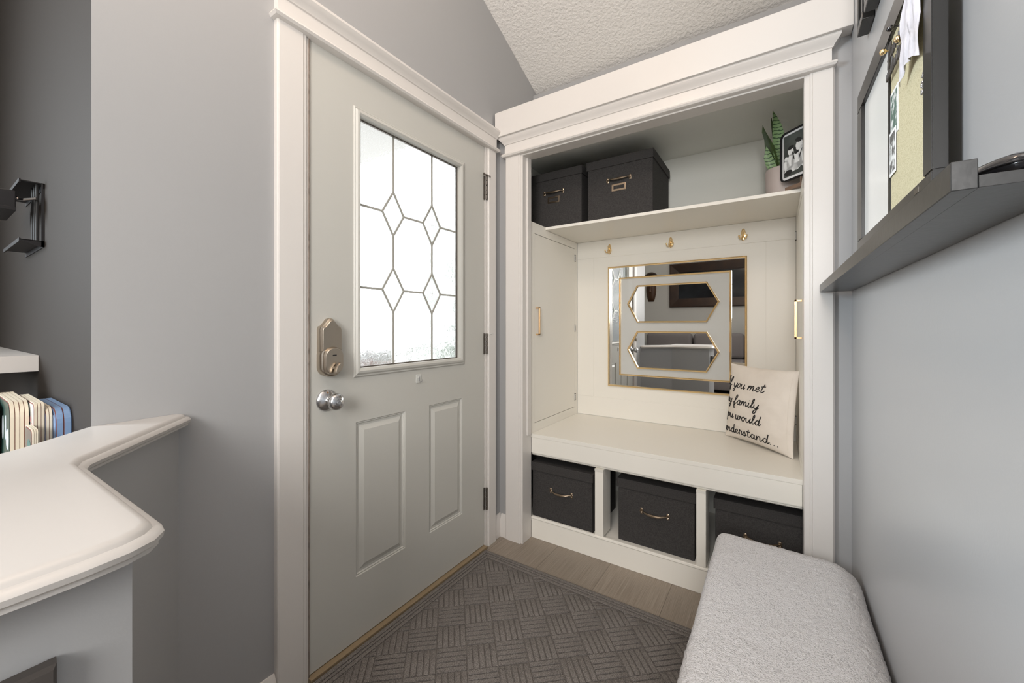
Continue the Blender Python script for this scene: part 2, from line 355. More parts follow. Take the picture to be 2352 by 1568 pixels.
loft(bm, [[(FX, Y0, Z0), (FX, Y1, Z0), (FX, Y1, Z1), (FX, Y0, Z1)], [(FX-.044, Y0, Z0), (FX-.044, Y1, Z0), (FX-.044, Y1, Z1), (FX-.044, Y0, Z1)]], cap=False)
obj('door_leaf', bm, 'door', door, smooth=12)
bm = NB(); box(bm, FX-.04, FX-.004, Y0+.002, Y1-.002, .0128, .0158); obj('door_sweep', bm, 'rubber', door)
# window frame
wo = (.869, 1.468, .948, 1.906); wi = (.894, 1.436, .979, 1.877)
def rr(t, x):
    a = [wo[i]+(wi[i]-wo[i])*t for i in range(4)]; return [(x, a[0], a[2]), (x, a[1], a[2]), (x, a[1], a[3]), (x, a[0], a[3])]
bm = NB(); loft(bm, [rr(0, FX-.001), rr(0, FX+.003), rr(.12, FX+.006), rr(.25, FX+.0055), rr(.45, FX+.011), rr(.7, FX+.013), rr(.88, FX+.010), rr(1, FX+.008), rr(1, FX-.016)], cap=False)
wf = obj('window_frame', bm, 'door', door, smooth=20)
bm = NB(); a = (wi[0]-.003, wi[1]+.003, wi[2]-.003, wi[3]+.003)
loft(bm, [[(x, y, z) for y, z in ((a[0]+i, a[2]+i), (a[1]-i, a[2]+i), (a[1]-i, a[3]-i), (a[0]+i, a[3]-i))] for x, i in ((FX-.012, .003), (FX-.012, .0075), (FX-.020, .0075), (FX-.020, .003))]+[], cap=False)
obj('glazing_bead', bm, 'pewter', wf)
GX = FX-.021; kf = abs(GX/FX)
def gp(y, z): return (y*kf, EYE+(z-EYE)*kf)
bm = NB(); box(bm, GX-.006, GX-.002, wi[0]-.008, wi[1]+.02, wi[2]-.012, wi[3]+.012); obj('glass_pane', bm, 'glass', door, smooth=0)
cm = NB(); dia = []
def cl(a, b_, w=.0076):
    cl.k = getattr(cl, 'k', 0)+1
    bar(cm, (GX, *gp(*a)), (GX, *gp(*b_)), w, .004+.00003*cl.k, (1, 0, 0))
    for q in (a, b_): lathe(cm, [(.0046, -.0024), (.0052, .0), (.0046, .0026), (.002, .0032), (.0003, .0033)], (GX, *gp(*q)), 'x', 12)
for yc in (1.046, 1.255):
    cl((yc, .975), (yc, 1.186)); cl((yc, 1.353), (yc, 1.477)); cl((yc, 1.651), (yc, 1.895))
    for zz in (1.2685, 1.564):
        T, B_, Lf, Rt = (yc, zz+.085), (yc, zz-.085), (yc-.052, zz), (yc+.052, zz)
        cl(T, Lf); cl(Lf, B_); cl(B_, Rt); cl(Rt, T); dia.append((yc, zz))
for zz in (1.2685, 1.564):
    cl((.885, zz), (.994, zz)); cl((1.098, zz), (1.203, zz)); cl((1.307, zz), (1.45, zz))
obj('leading', cm, 'lead', door, smooth=0)
for yc, zz in dia:
    q = [gp(yc, zz+.084), gp(yc-.051, zz), gp(yc, zz-.084), gp(yc+.051, zz)]; c_ = gp(yc, zz)
    q2 = [(c_[0]+(p[0]-c_[0])*.72, c_[1]+(p[1]-c_[1])*.72) for p in q]
    bm = NB(); loft(bm, [[(GX-.0012, *p) for p in q], [(GX+.0012, *p) for p in q2]]); d_ = obj('bevelled_diamond', bm, 'clear', door, smooth=0)
    if yc > 1.2:
        bm = NB()
        for k in range(4):
            an = k*math.pi/4; ln = .017 if k % 2 == 0 else .010
            bar(bm, (GX+.002, c_[0]-ln*math.cos(an), c_[1]-ln*math.sin(an)), (GX+.002, c_[0]+ln*math.cos(an), c_[1]+ln*math.sin(an)), .0014, .0006, (1, 0, 0))
        obj('etched_star', bm, 'etch', d_, smooth=0)
# hinges
for i, (za, zb) in enumerate(((1.772, 1.894), (.986, 1.092), (.192, .306))):
    bm = NB()
    for k in range(5):
        h = (zb-za)/5; lathe(bm, [(.0052, za+k*h+.001), (.0062, za+k*h+.002), (.0062, za+(k+1)*h-.002), (.0052, za+(k+1)*h-.001)], (FX+.0105, 1.634, 0), seg=12)
    box(bm, FX+.001, FX+.0025, 1.620, 1.632, za, zb)
    hg = obj('hinge', bm, 'pewter', door)
    if i < 2:
        bm = NB()
        if i == 0:
            tube(bm, [(FX+.010, 1.612, zb+.004), (FX+.020, 1.622, zb+.001), (FX+.012, 1.634, zb+.003), (FX+.020, 1.648, zb+.001), (FX+.012, 1.660, zb+.004)], .0028, 8)
            lathe(bm, [(.001, zb-.002), (.006, zb), (.006, zb+.006), (.001, zb+.010)], (FX+.011, 1.634, 0), seg=10)
            for yy in (1.612, 1.660): lathe(bm, [(.001, -.003), (.006, -.002), (.006, .003), (.001, .004)], (FX+.011, yy, zb+.004), 'x', seg=10)
            obj('hinge_stop', bm, 'pewter', hg)
        else:
            tube(bm, [(FX+.010, 1.634, zb-.006), (FX+.012, 1.69, zb-.003)], .0018, 6); lathe(bm, [(.0008, 1.655), (.005, 1.659), (.005, 1.672), (.0008, 1.675)], (FX+.0115, 0, zb-.004), 'y', seg=10)
            obj('hinge_stop', bm, 'whitemetal', hg)
# deadbolt with arched battery cover
def dome(ctr_y, w, z0, z1, arch):
    pts = []
    if arch:   # ogee top
        for y, z in ((-1, -.022), (-.92, -.014), (-.75, -.012), (-.5, -.002), (-.25, .010), (0, .014), (.25, .010), (.5, -.002), (.75, -.012), (.92, -.014), (1, -.022)): pts.append((ctr_y-y*w, z1+z))
        pts += [(ctr_y-w, z0), (ctr_y+w, z0)][::1]
    return pts
bm = NB(); cy = .7735
def inset(pts, cx_, cz_, s): return [(cx_+(p[0]-cx_)*s, cz_+(p[1]-cz_)*s) for p in pts]
P_ = dome(cy, .0375, 1.045, 1.142, True); 
loft(bm, [[(x, *p) for p in inset(P_, cy, 1.09, s)] for x, s in ((FX, 1), (FX+.016, 1), (FX+.019, .97), (FX+.021, .93), (FX+.026, .90), (FX+.028, .86))])
dbl = obj('battery_cover', bm, 'nickel', door, smooth=35)
bm = NB()
def stad(w, z0, z1, n_=12):
    r_ = w; pts = []
    for k in range(n_+1):
        a = math.pi*k/n_; pts.append((cy+r_*math.cos(a), z1-r_*.85+r_*.85*math.sin(a)))
    for k in range(n_+1):
        a = math.pi+math.pi*k/n_; pts.append((cy+r_*math.cos(a), z0+r_*.85+r_*.85*math.sin(a)))
    return pts
P_ = stad(.0385, .963, 1.068)
loft(bm, [[(x, *p) for p in inset(P_, cy, 1.015, s)] for x, s in ((FX, 1), (FX+.022, 1), (FX+.026, .96), (FX+.028, .88), (FX+.038, .83), (FX+.041, .78))])
hs = obj('deadbolt_housing', bm, 'nickel', door, smooth=35)
bm = NB(); lathe(bm, [(.006, 0), (.006, .010), (.001, .011)], (FX+.040, cy, .992), 'x', seg=16)
q = []
for k in range(16):
    a = 2*math.pi*k/16; yy, zz = .0065*math.cos(a), .021*math.sin(a); ca, sa = math.cos(R(-24)), math.sin(R(-24)); q.append((cy+yy*ca-zz*sa, .992+yy*sa+zz*ca))
loft(bm, [[(x, *p) for p in inset(q, cy, .992, s)] for x, s in ((FX+.046, .75), (FX+.050, 1), (FX+.060, .95), (FX+.063, .8))]); obj('thumb_turn', bm, 'nickel', hs, smooth=35)
bm = NB(); box(bm, FX+.0405, FX+.0418, cy-.008, cy+.006, 1.032, 1.036, .0006); obj('lock_button', bm, 'black', hs)
# knob
bm = NB(); kz = .884; ky = .768
lathe(bm, [(.0355, 0), (.0355, .004), (.033, .007), (.020, .016), (.014, .018), (.011, .022), (.011, .034), (.017, .038), (.0255, .046), (.0275, .054), (.0265, .062), (.021, .069), (.011, .072), (.0100, .0705), (.001, .0705)], (FX, ky, kz), 'x', 40)
kn = obj('door_knob', bm, 'chrome', door, smooth=40)
bm = NB(); lathe(bm, [(.0085, .0700), (.0085, .0735), (.0065, .0745), (.001, .0745)], (FX, ky, kz), 'x', 20); box(bm, FX+.0745, FX+.077, ky-.0015, ky+.0015, kz-.005, kz+.005); obj('lock_cylinder', bm, 'chrome', kn)
bm = NB(); lathe(bm, [(.003, .0), (.003, .0025), (.001, .003)], (FX+.011, ky-.002, kz+.026), 'x', 10); obj('knob_screw', bm, 'stem', kn)
# adhesive hook
hk = thing('adhesive_hook', 'small clear adhesive hook stuck to the door below its window', 'hook', (FX, 1.177, .905))
bm = NB(); box(bm, FX, FX+.003, 1.163, 1.191, .893, .929, .001); obj('adhesive_pad', bm, 'plastic', hk)
bm = NB(); tube(bm, [(FX+.005, 1.177, .918), (FX+.006, 1.177, .902), (FX+.010, 1.178, .897), (FX+.018, 1.180, .900), (FX+.020, 1.181, .908)], .0014, 8); obj('wire', bm, 'chrome', hk)
bm = NB(); box(bm, FX+.0025, FX+.005, 1.172, 1.182, .914, .921, .001); obj('wire_clip', bm, 'plastic', hk)

# ================================================================== CLOSET FITTINGS
# bench with three cubbies
bench = thing('storage_bench', 'white built-in bench with three open cubbies inside the closet', 'bench', (-.5, 2.1, 0))
bm = NB(); box(bm, -1.248, .213, 1.849, 2.449, .534, .553, .001); obj('seat', bm, 'cab', bench)
bm = NB(); box(bm, -1.0945, .082, 1.849, 1.868, .453, .5337, .0005); obj('apron', bm, 'cab', bench)
bm = NB(); prism(bm, [(1.853, .4528), (1.849+.004, .449), (1.858, .446), (1.858, .442), (1.864, .437), (1.866, .437), (1.866, .4528)], 'x', -1.094, .082); obj('cove_moulding', bm, 'cab', bench)
bm = NB(); box(bm, -1.0945, .082, 1.8485, 1.860, .0005, .101, .001); prism(bm, [(1.8485, .100), (1.846, .104), (1.847, .110), (1.852, .113), (1.862, .113), (1.862, .100)], 'x', -1.094, .082); obj('kick_rail', bm, 'cab', bench)
bm = NB(); box(bm, -1.245, .21, 1.8605, 2.448, .086, .1005); obj('cubby_floor', bm, 'cab', bench)
for a, b_ in ((-.737, -.694), (-.283, -.246)):
    bm = NB(); box(bm, a, b_, 1.8505, 1.95, .1135, .4365, .001)
    prism(bm, [(1.8485, .425), (1.846, .4366), (1.851, .4366), (1.851, .425)], 'x', a, b_); obj('post', bm, 'cab', bench)
# side cabinets
def side_cab(sgn):
    lft = sgn < 0; xf = -1.095 if lft else .083; xb = -1.2465 if lft else .2105; dx = 1 if lft else -1   # dx points to the room side
    c_ = thing('side_cabinet', ('narrow white side cabinet left of the mirror, its full door facing right' if lft else 'narrow white side cabinet right of the mirror, behind the cream pillow'), 'cabinet', ((xf+xb)/2, 2.15, .5535))
    e = lambda bm, a, b_, *r_: box(bm, min(a, b_), max(a, b_), *r_)
    bm = NB(); e(bm, xb, xf-dx*.017, 1.838, 2.4455, .5535, 1.673)
    dy0, dy1, dz0, dz1 = 1.884, 2.404, .602, 1.632
    for r_ in ((1.838, dy0, .5535, 1.673), (dy1, 2.4455, .5535, 1.673), (dy0, dy1, .5535, dz0), (dy0, dy1, dz1, 1.673)): e(bm, xf-dx*.018, xf, *r_)
    e(bm, xf-dx*.016, xf, 1.838, 2.0085, 1.673, 1.690)
    obj('cabinet_body', bm, 'cab', c_, smooth=0)
    bm = NB(); g = .0028; e(bm, xf-dx*.0165, xf-dx*.0004, dy0+.0012, dy1-g, dz0+g, dz1-g); dr = obj('cabinet_door', bm, 'cab', c_, smooth=0)
    bm = NB(); e(bm, xf-dx*.0172, xf-dx*.0165, dy0, dy1, dz0, dz1); obj('door_shadow_gap', bm, 'rubber', c_, smooth=0)  # black sheet added as the shade inside the door gap
    bm = NB(); y = 1.902; xo = xf+dx*.020
    e(bm, xf, xo+dx*.004, y-.004, y+.004, 1.223, 1.231, .0008); e(bm, xf, xo+dx*.004, y-.004, y+.004, 1.079, 1.087, .0008); e(bm, xo-dx*.004, xo+dx*.004, y-.004, y+.004, 1.079, 1.231, .0008)
    obj('handle', bm, 'brushgold', dr)
    for z in (1.570, 1.115, .668):
        bm = NB(); e(bm, xf, xf+dx*.004, dy1-.008, dy1+.014, z-.020, z+.020, .001); hh_ = obj('cabinet_hinge', bm, 'whitemetal', c_)
        bm = NB()
        for zz in (-.021, .019): e(bm, xf, xf+dx*.0045, dy1-.008, dy1+.010, z+zz, z+zz+.002)
        for k in (-.008, .0, .008): e(bm, xf+dx*.003, xf+dx*.0046, dy1-.001, dy1+.003, z+k-.002, z+k+.002)
        obj('hinge_knuckle', bm, 'rubber', hh_)
side_cab(-1); side_cab(1)
bm = NB(); box(bm, -1.2465, .2105, 2.009, 2.4495, 1.6745, 1.690, .0012)
tag(obj('closet_shelf', bm, 'cab'), 'thin white shelf across the top of the closet, carrying the large charcoal boxes', 'shelf')

# ---- storage boxes
def make_box(name, label, group, w, d, h, lid, label_holder, hz, hw=.118):
    t = thing(name, label, 'storage box', group=group)
    bm = NB(); box(bm, -w/2+.006, w/2-.006, .006, d-.006, 0, h-.004, .003); obj('box_body', bm, 'linen', t, local=True)
    bm = NB()   # lid, open below: top plus skirt
    box(bm, -w/2, w/2, 0, d, h-.006, h, .002)
    box(bm, -w/2, w/2, 0, .005, h-lid, h-.003, .001); box(bm, -w/2, w/2, d-.005, d, h-lid, h-.003, .001)
    box(bm, -w/2, -w/2+.005, 0, d, h-lid, h-.003, .001); box(bm, w/2-.005, w/2, 0, d, h-lid, h-.003, .001)
    obj('lid', bm, 'linen', t, local=True)
    bm = NB(); f = .006
    for s in (-1, 1):
        px = s*hw/2
        lathe(bm, [(.001, 0), (.008, 0), (.008, -.0018), (.006, -.003), (.001, -.003)], (px, f, hz), 'y', 20)
        for k in (-1, 1):
            lathe(bm, [(.0065, 0), (.0065, -.002), (.001, -.0045)], (px, f, hz+k*.0075), 'y', 14)
            lathe(bm, [(.0036, -.002), (.0036, -.0045), (.002, -.006), (.0005, -.0065)], (px, f, hz+k*.009), 'y', 12)
    pts = [(-hw/2, f-.003, hz), (-hw/2+.010, f-.009, hz+.001), (-hw/2+.024, f-.017, hz-.002), (-.02, f-.021, hz-.004), (0, f-.022, hz-.004), (.02, f-.021, hz-.004), (hw/2-.024, f-.017, hz-.002), (hw/2-.010, f-.009, hz+.001), (hw/2, f-.003, hz)]
    tube(bm, pts, [.003, .0033, .0042, .0052, .0055, .0052, .0042, .0033, .003], 10)
    obj('handle', bm, 'bronze', t, local=True)
    if label_holder:
        bm = NB(); z = hz-.042
        a = [(-.037, z-.018), (.037, z-.018), (.037, z+.018), (-.037, z+.018)]
        polyframe(bm, a, .009, .003, f); obj('label_holder', bm, 'bronze', t, local=True)
    return t
def dup(root, loc, label, rotz=0):
    r_ = root.copy(); C.objects.link(r_); r_.location = loc; r_.rotation_euler = (0, 0, rotz); r_['label'] = label
    for ch in list(root.children):
        c_ = ch.copy(); C.objects.link(c_); c_.parent = r_
        for g_ in ch.children: d_ = g_.copy(); C.objects.link(d_); d_.parent = c_
    return r_
up = make_box('storage_box', 'large charcoal linen lidded box with label holder, left on the top shelf', 'charcoal boxes on the top shelf', .354, .36, .318, .045, True, .200)
up.location = (-1.0585, 2.03, 1.6902)
dup(up, (-.6795, 2.028, 1.6902), 'large charcoal linen lidded box with label holder, right on the top shelf beside bare wall')
lw = make_box('storage_box', 'charcoal linen lidded box in the bench cubby nearest the entry door', 'charcoal boxes in the bench cubbies', .352, .36, .298, .044, False, .165)
lw.location = (-.928, 1.8625, .1008)
dup(lw, (-.467, 1.893, .1008), 'charcoal linen lidded box in the middle bench cubby between the two posts')
dup(lw, (-.046, 1.893, .1008), 'charcoal linen lidded box in the right bench cubby, half hidden by grey ottoman')

# ---- gold hooks
def gold_hook():
    t = thing('coat_hook', 'x', 'hook', group='gold coat hooks above the mirror')
    bm = NB(); pts = []
    for k in range(20):
        a = 2*math.pi*k/20; pts.append((.0115*math.cos(a)*(1+.25*(math.sin(a) < -.3)), .032*math.sin(a)))
    loft(bm, [[(p[0]*s, y, p[1]*s) for p in pts] for y, s in ((0, 1), (-.003, 1), (-.0045, .85))]); pl = obj('back_plate', bm, 'gold', t, local=True, smooth=40)
    for z in (.02, -.016): bm = NB(); lathe(bm, [(.0035, -.004), (.003, -.0055), (.0005, -.006)], (0, 0, z), 'y', 10); obj('screw', bm, 'gold', pl, local=True)
    for s in (-1, 1):
        bm = NB(); tube(bm, [(0, -.004, -.006), (s*.003, -.010, -.014), (s*.009, -.019, -.024), (s*.015, -.027, -.022), (s*.018, -.031, -.012)], [.003, .003, .003, .0032, .003], 10)
        lathe(bm, [(.0005, -.016), (.004, -.014), (.0052, -.0105), (.004, -.007), (.0005, -.005)], (s*.018, -.031, 0), 'z', 12)
        obj('prong', bm, 'gold', t, local=True, smooth=40)
    bm = NB(); tube(bm, [(0, -.004, .004), (0, -.014, -.002), (0, -.022, .004), (0, -.026, .014)], [.003, .003, .003, .004], 10); obj('upper_prong', bm, 'gold', t, local=True, smooth=40)
    return t
h0 = gold_hook(); yh = YB-.0042
h0.location = (-.876, yh, 1.612); h0['label'] = 'small gold coat hook nearest the left cabinet'
dup(h0, (-.510, yh, 1.612), 'small gold coat hook in the middle, above the mirror')
dup(h0, (-.145, yh, 1.612), 'small gold coat hook nearest the right cabinet')

# ---- mirror
mr = thing('wall_mirror', 'square gold-edged wall mirror with two elongated hexagons on a milky inner panel', 'mirror', (-.51, YB-.002, 1.12))
def sc(p, y): k = y/2.2; return (p[0]*k, EYE+(p[1]-EYE)*k)
ym = YB-.0018; yq = ym-.014
o_ = [sc(p, yq) for p in ((-.799, 1.4635), (-.115, 1.4635), (-.115, .790), (-.799, .790))]
bm = NB(); polyframe(bm, o_, .010, .016, ym); obj('outer_frame', bm, 'gold', mr, smooth=0)
bm = NB(); box(bm, o_[0][0]+.006, o_[1][0]-.006, ym-.009, ym-.001, o_[2][1]+.006, o_[0][1]-.006); obj('mirror_glass', bm, 'mirror', mr, smooth=0)
yi = ym-.0092; ii = [sc(p, yi-.01) for p in ((-.732, 1.3985), (-.180, 1.3985), (-.180, .855), (-.732, .855))]
bm = NB(); polyframe(bm, ii, .009, .016, yi); fr = obj('inner_frame', bm, 'gold', mr, smooth=0)
bm = NB(); box(bm, ii[0][0]+.005, ii[1][0]-.005, yi-.006, yi-.0002, ii[2][1]+.005, ii[0][1]-.005); obj('milky_panel', bm, 'milk', mr, smooth=0)
for zz in (1.250, 1.000):
    hx = [sc(p, yi-.014) for p in ((-.687, zz), (-.634, zz+.1005), (-.287, zz+.1005), (-.231, zz), (-.288, zz-.1025), (-.633, zz-.1025))]
    bm = NB(); polyframe(bm, hx, .0085, .015, yi-.0062); hf = obj('hexagon_frame', bm, 'gold', mr, smooth=0)
    c0 = (sum(p[0] for p in hx)/6, sum(p[1] for p in hx)/6); q = [(c0[0]+(p[0]-c0[0])*.985, c0[1]+(p[1]-c0[1])*.96) for p in hx]
    bm = NB(); prism(bm, q, 'y', yi-.0095, yi-.0063); obj('hexagon_mirror', bm, 'mirror', hf, smooth=0)

# ---- stroke lettering (handwritten style)
G = {
 'I': (1.0, [[(.5, 2), (.35, 1), (.2, 0)], [(.1, 1.75), (.4, 2.0), (.9, 2.02)], [(-.05, .05), (.25, -.02), (.6, .05)]]),
 'f': (.95, [[(.0, .2), (.35, .7), (.75, 1.6), (.68, 2.05), (.45, 1.8), (.33, .8), (.25, -.6), (.38, -.95), (.6, -.6), (.5, -.1), (.9, .35)]]),
 'y': (1.0, [[(.05, .9), (.12, .35), (.35, .05), (.65, .3), (.85, 1.0)], [(.85, 1.0), (.75, .1), (.6, -.8), (.3, -1.0), (.2, -.6), (.6, -.1), (1.0, .3)]]),
 'o': (.95, [[(.65, .95), (.3, .9), (.1, .45), (.3, .02), (.6, .15), (.75, .6), (.6, .95), (.7, .75), (1.0, .8)]]),
 'u': (1.0, [[(.05, 1.0), (.1, .3), (.3, .0), (.6, .3), (.78, 1.0)], [(.78, 1.0), (.75, .3), (.85, 0), (1.1, .35)]]),
 'm': (1.5, [[(.1, 0), (.15, 1.0)], [(.12, .3), (.4, .95), (.58, .8), (.6, .0)], [(.6, .3), (.9, .95), (1.1, .8), (1.1, .2), (1.25, 0), (1.5, .3)]]),
 'e': (.85, [[(.05, .35), (.5, .55), (.6, .85), (.4, 1.0), (.15, .7), (.15, .25), (.4, 0), (.65, .1), (.9, .4)]]),
 't': (.8, [[(.45, 1.7), (.3, .6), (.35, .05), (.6, .05), (.85, .4)], [(.05, 1.15), (.75, 1.25)]]),
 'a': (1.0, [[(.75, .85), (.4, 1.0), (.1, .5), (.3, 0), (.6, .25), (.78, 1.0), (.72, .3), (.85, 0), (1.1, .35)]]),
 'i': (.55, [[(.15, 1.0), (.15, .25), (.3, 0), (.6, .35)], [(.2, 1.42), (.24, 1.5)]]),
 'l': (.6, [[(.05, .3), (.4, 1.2), (.45, 1.95), (.25, 1.8), (.18, .5), (.35, 0), (.65, .35)]]),
 'w': (1.4, [[(.05, 1.0), (.1, .3), (.3, 0), (.55, .4), (.62, 1.0)], [(.62, 1.0), (.62, .3), (.8, 0), (1.1, .4), (1.12, 1.0), (1.0, .7), (1.4, .8)]]),
 'd': (1.0, [[(.7, .85), (.4, 1.0), (.1, .5), (.3, 0), (.6, .25), (.85, 2.0)], [(.85, 2.0), (.72, .4), (.8, 0), (1.1, .35)]]),
 'n': (1.05, [[(.1, 0), (.15, 1.0)], [(.12, .3), (.45, .95), (.68, .8), (.66, .2), (.8, 0), (1.05, .35)]]),
 'r': (.8, [[(.1, 0), (.2, 1.1), (.35, .85), (.62, .9), (.55, .3), (.65, 0), (.85, .35)]]),
 's': (.75, [[(.0, .1), (.4, 1.05), (.5, .6), (.6, .2), (.35, -.05), (.1, .1), (.5, .05), (.8, .35)]]),
 '.': (.55, [[(.2, .03), (.28, .03)]]), ' ': (.6, []),
}
def smooth_pts(p, n_=5):
    if len(p) < 3: return [Vector((*q, 0)) for q in p]
    P = [Vector((*q, 0)) for q in p]; P = [P[0]*2-P[1]]+P+[P[-1]*2-P[-2]]; o_ = []
    for i in range(1, len(P)-2):
        for k in range(n_):
            t = k/n_; a, b_, c_, d_ = P[i-1:i+3]
            o_.append(.5*((2*b_)+(c_-a)*t+(2*a-5*b_+4*c_-d_)*t*t+(3*b_-a-3*c_+d_)*t**3))
    o_.append(P[-2]); return o_
def write(bm, text, u0, u1, base, xh, surf, r_=.0012, slant=.18):
    tot = sum(G[c][0] for c in text); k = (u1-u0)/tot; x = 0
    for c in text:
        w, st = G[c]
        for s in st:
            pts = [surf(u0+(x+p.x+slant*p.y)*k, base+p.y*xh) for p in smooth_pts(s)]
            tube(bm, pts, r_, 5)
        x += w
# ---- pillow
pil = thing('throw_pillow', 'cream canvas pillow with black script lettering standing in the bench corner', 'pillow', (-.06, 2.28, .5535))
PA = Vector((.275, -.262, 0)).normalized(); PN = Vector((-PA.y, PA.x, 0)); PN = -PN if PN.y > 0 else PN
PU = (Vector((0, 0, 1))-PN*.09).normalized(); PC = Vector((-.066, 2.262, .553+.193)); HW, HH, TT = .195, .19, .056
PC += Vector((-.002, -.002, -.002))
def psurf(s, t, side=1):
    th = TT*((max(0, 1-abs(s)**2.2))**.75)*((max(0, 1-abs(t)**2.2))**.7)
    wr = .0025*noise.noise(Vector((s*3+side*7, t*9, side)))*(1-abs(s)*.5)*min(1, 6*(1-abs(t)))*min(1, 6*(1-abs(s)))
    ss = s*(1-.045*(1-t*t)*(abs(s)**3)); tt = t*(1-.05*(1-s*s))
    return PC+PA*(ss*HW)+PU*(tt*HH)+(PN*side)*(th+wr+.0015)
bm = NB(); N_ = 44
for side in (1, -1):
    g_ = [[bm.verts.new(psurf(-1+2*i/N_, -1+2*j/N_, side)) for i in range(N_+1)] for j in range(N_+1)]
    for j in range(N_):
        for i in range(N_): bm.faces.new((g_[j][i], g_[j][i+1], g_[j+1][i+1], g_[j+1][i]))
    if side == 1: gf = g_
for k in range(N_):
    for a, b_ in (((0, k), (0, k+1)), ((N_, k), (N_, k+1)), ((k, 0), (k+1, 0)), ((k, N_), (k+1, N_))):
        bm.faces.new((gf[a[0]][a[1]], gf[b_[0]][b_[1]], g_[b_[0]][b_[1]], g_[a[0]][a[1]]))
obj('pillow_cover', bm, 'canvas', pil, smooth=70)
bm = NB()
def onp(u, z):  # u in -1..1, z in -1..1
    p = psurf(max(-.985, min(.98, u)), z, 1); return p+PN*.0004
for txt, a, b_, base in (('If you met', -1.06, .34, .42), ('my family', -1.04, .26, -.02), ('you would', -1.05, .31, -.43), ('understand...', -1.08, .74, -.84)):
    write(bm, txt, a, b_, base, .122, onp, .0024)
obj('script_lettering', bm, 'ink', pil, smooth=60)
bm = NB(); tube(bm, [psurf(.90, -1+2*k/20, 1)+PN*.0004 for k in range(1, 20)], .0008, 5); obj('seam', bm, 'canvas', pil)

# ---- snake plant
sp = thing('snake_plant', 'small snake plant in a blush ceramic pot at the right of the top shelf', 'plant', (.030, 2.155, 1.6902))
bm = NB(); lathe(bm, [(.058, 0), (.064, .004), (.071, .06), (.072, .128), (.0705, .134), (.067, .134), (.066, .118), (.001, .118)], (.030, 2.155, 1.6902), 'z', 40); pt = obj('pot', bm, 'pot', sp, smooth=40)
bm = NB(); lathe(bm, [(.064, .1185), (.05, .123), (.001, .126)], (.030, 2.155, 1.6902), 'z', 24); obj('soil', bm, 'soil', pt)
def leaf(pts, ws, tw, m_='leaf'):
    bm = NB(); L_ = []; P = [Vector(p) for p in pts]
    Q = []; Wd = []
    for i in range(len(P)-1):
        for k in range(4): t = k/4; Q.append(P[i].lerp(P[i+1], t)); Wd.append(ws[i]+(ws[i+1]-ws[i])*t)
    Q.append(P[-1]); Wd.append(ws[-1])
    for i, (p, w) in enumerate(zip(Q, Wd)):
        a = R(tw[0]+(tw[1]-tw[0])*i/(len(Q)-1)); s = Vector((math.cos(a), math.sin(a), 0)); nn = Vector((-s.y, s.x, 0)); nn = nn if nn.y < 0 else -nn
        th = .0016
        L_.append([p-s*w, p-s*w*.5-nn*w*.22+nn*th, p-nn*w*.38+nn*th, p+s*w*.5-nn*w*.22+nn*th, p+s*w, p+s*w*.5-nn*w*.22-nn*th, p-nn*w*.38-nn*th, p-s*w*.5-nn*w*.22-nn*th])
    loft(bm, L_); return obj('leaf', bm, m_, sp, smooth=50)
leaf([(.025, 2.130, 1.812), (.014, 2.115, 1.88), (.010, 2.110, 1.95), (.004, 2.112, 2.01), (-.004, 2.116, 2.05), (-.012, 2.12, 2.083)], [.013, .023, .024, .017, .009, .0006], (0, 12))
leaf([(.008, 2.128, 1.812), (-.006, 2.118, 1.86), (-.024, 2.112, 1.92), (-.034, 2.112, 1.96), (-.046, 2.112, 1.995), (-.050, 2.112, 2.025)], [.011, .016, .019, .011, .007, .0005], (-40, -8), 'leafdark')
leaf([(-.006, 2.130, 1.810), (-.018, 2.118, 1.84), (-.030, 2.115, 1.88), (-.036, 2.115, 1.93)], [.012, .019, .017, .0008], (5, -20))
leaf([(.016, 2.15, 1.812), (.005, 2.145, 1.90), (-.006, 2.14, 1.99), (-.014, 2.14, 2.03), (-.018, 2.14, 2.062)], [.010, .013, .013, .007, .0005], (30, 50), 'leafdark')

# ---- photo frame on the shelf (rounded, black), turned toward the room
FD = Vector((.72, -.69, 0)).normalized(); FN = Vector((-FD.y, FD.x, 0)); FN = -FN if FN.y > 0 else FN   # faces left-front
FO = Vector((.0175, 2.052, 1.733))
pf = thing('framed_photo', 'black rounded photo frame with black and white family picture beside the snake plant', 'photo frame', (.07, 2.03, 1.6902))
def fpt(a, z, d=0): return FO+FD*a+Vector((0, 0, z))+FN*d
def rrect(w, h, r_, i=0, n_=6):
    o_ = []
    for cx_, cz_, a0 in ((w-r_, h-r_, 0), (r_, h-r_, 90), (r_, r_, 180), (w-r_, r_, 270)):
        for k in range(n_+1): a = R(a0+90*k/n_); o_.append((cx_+(r_-i)*math.cos(a), cz_+(r_-i)*math.sin(a)))
    return o_
FW, FH = .150, .205
bm = NB(); lp = []
for i, d in ((0, -.006), (0, .005), (.002, .007), (.005, .007), (.006, .005), (.006, -.006)): lp.append([fpt(a, z, d) for a, z in rrect(FW, FH, .022, i)])
vs = [[bm.verts.new(p) for p in l_] for l_ in lp]
for a in range(6):
    A, B_ = vs[a], vs[(a+1) % 6]
    for i in range(len(A)): j = (i+1) % len(A); bm.faces.new((A[i], A[j], B_[j], B_[i]))
ff = obj('frame_rim', bm, 'black', pf, smooth=40)
bm = NB(); loft(bm, [[fpt(a, z, d) for a, z in rrect(FW, FH, .022, .0065)] for d in (-.004, -.001)]); obj('mount', bm, 'paper', pf, smooth=0)
bm = NB(); loft(bm, [[fpt(a, z, d) for a, z in ((.012, .018), (.138, .018), (.138, .190), (.012, .190))] for d in (-.0009, 0)]); ph = obj('photograph', bm, 'photodark', pf, smooth=0)
bm = NB()
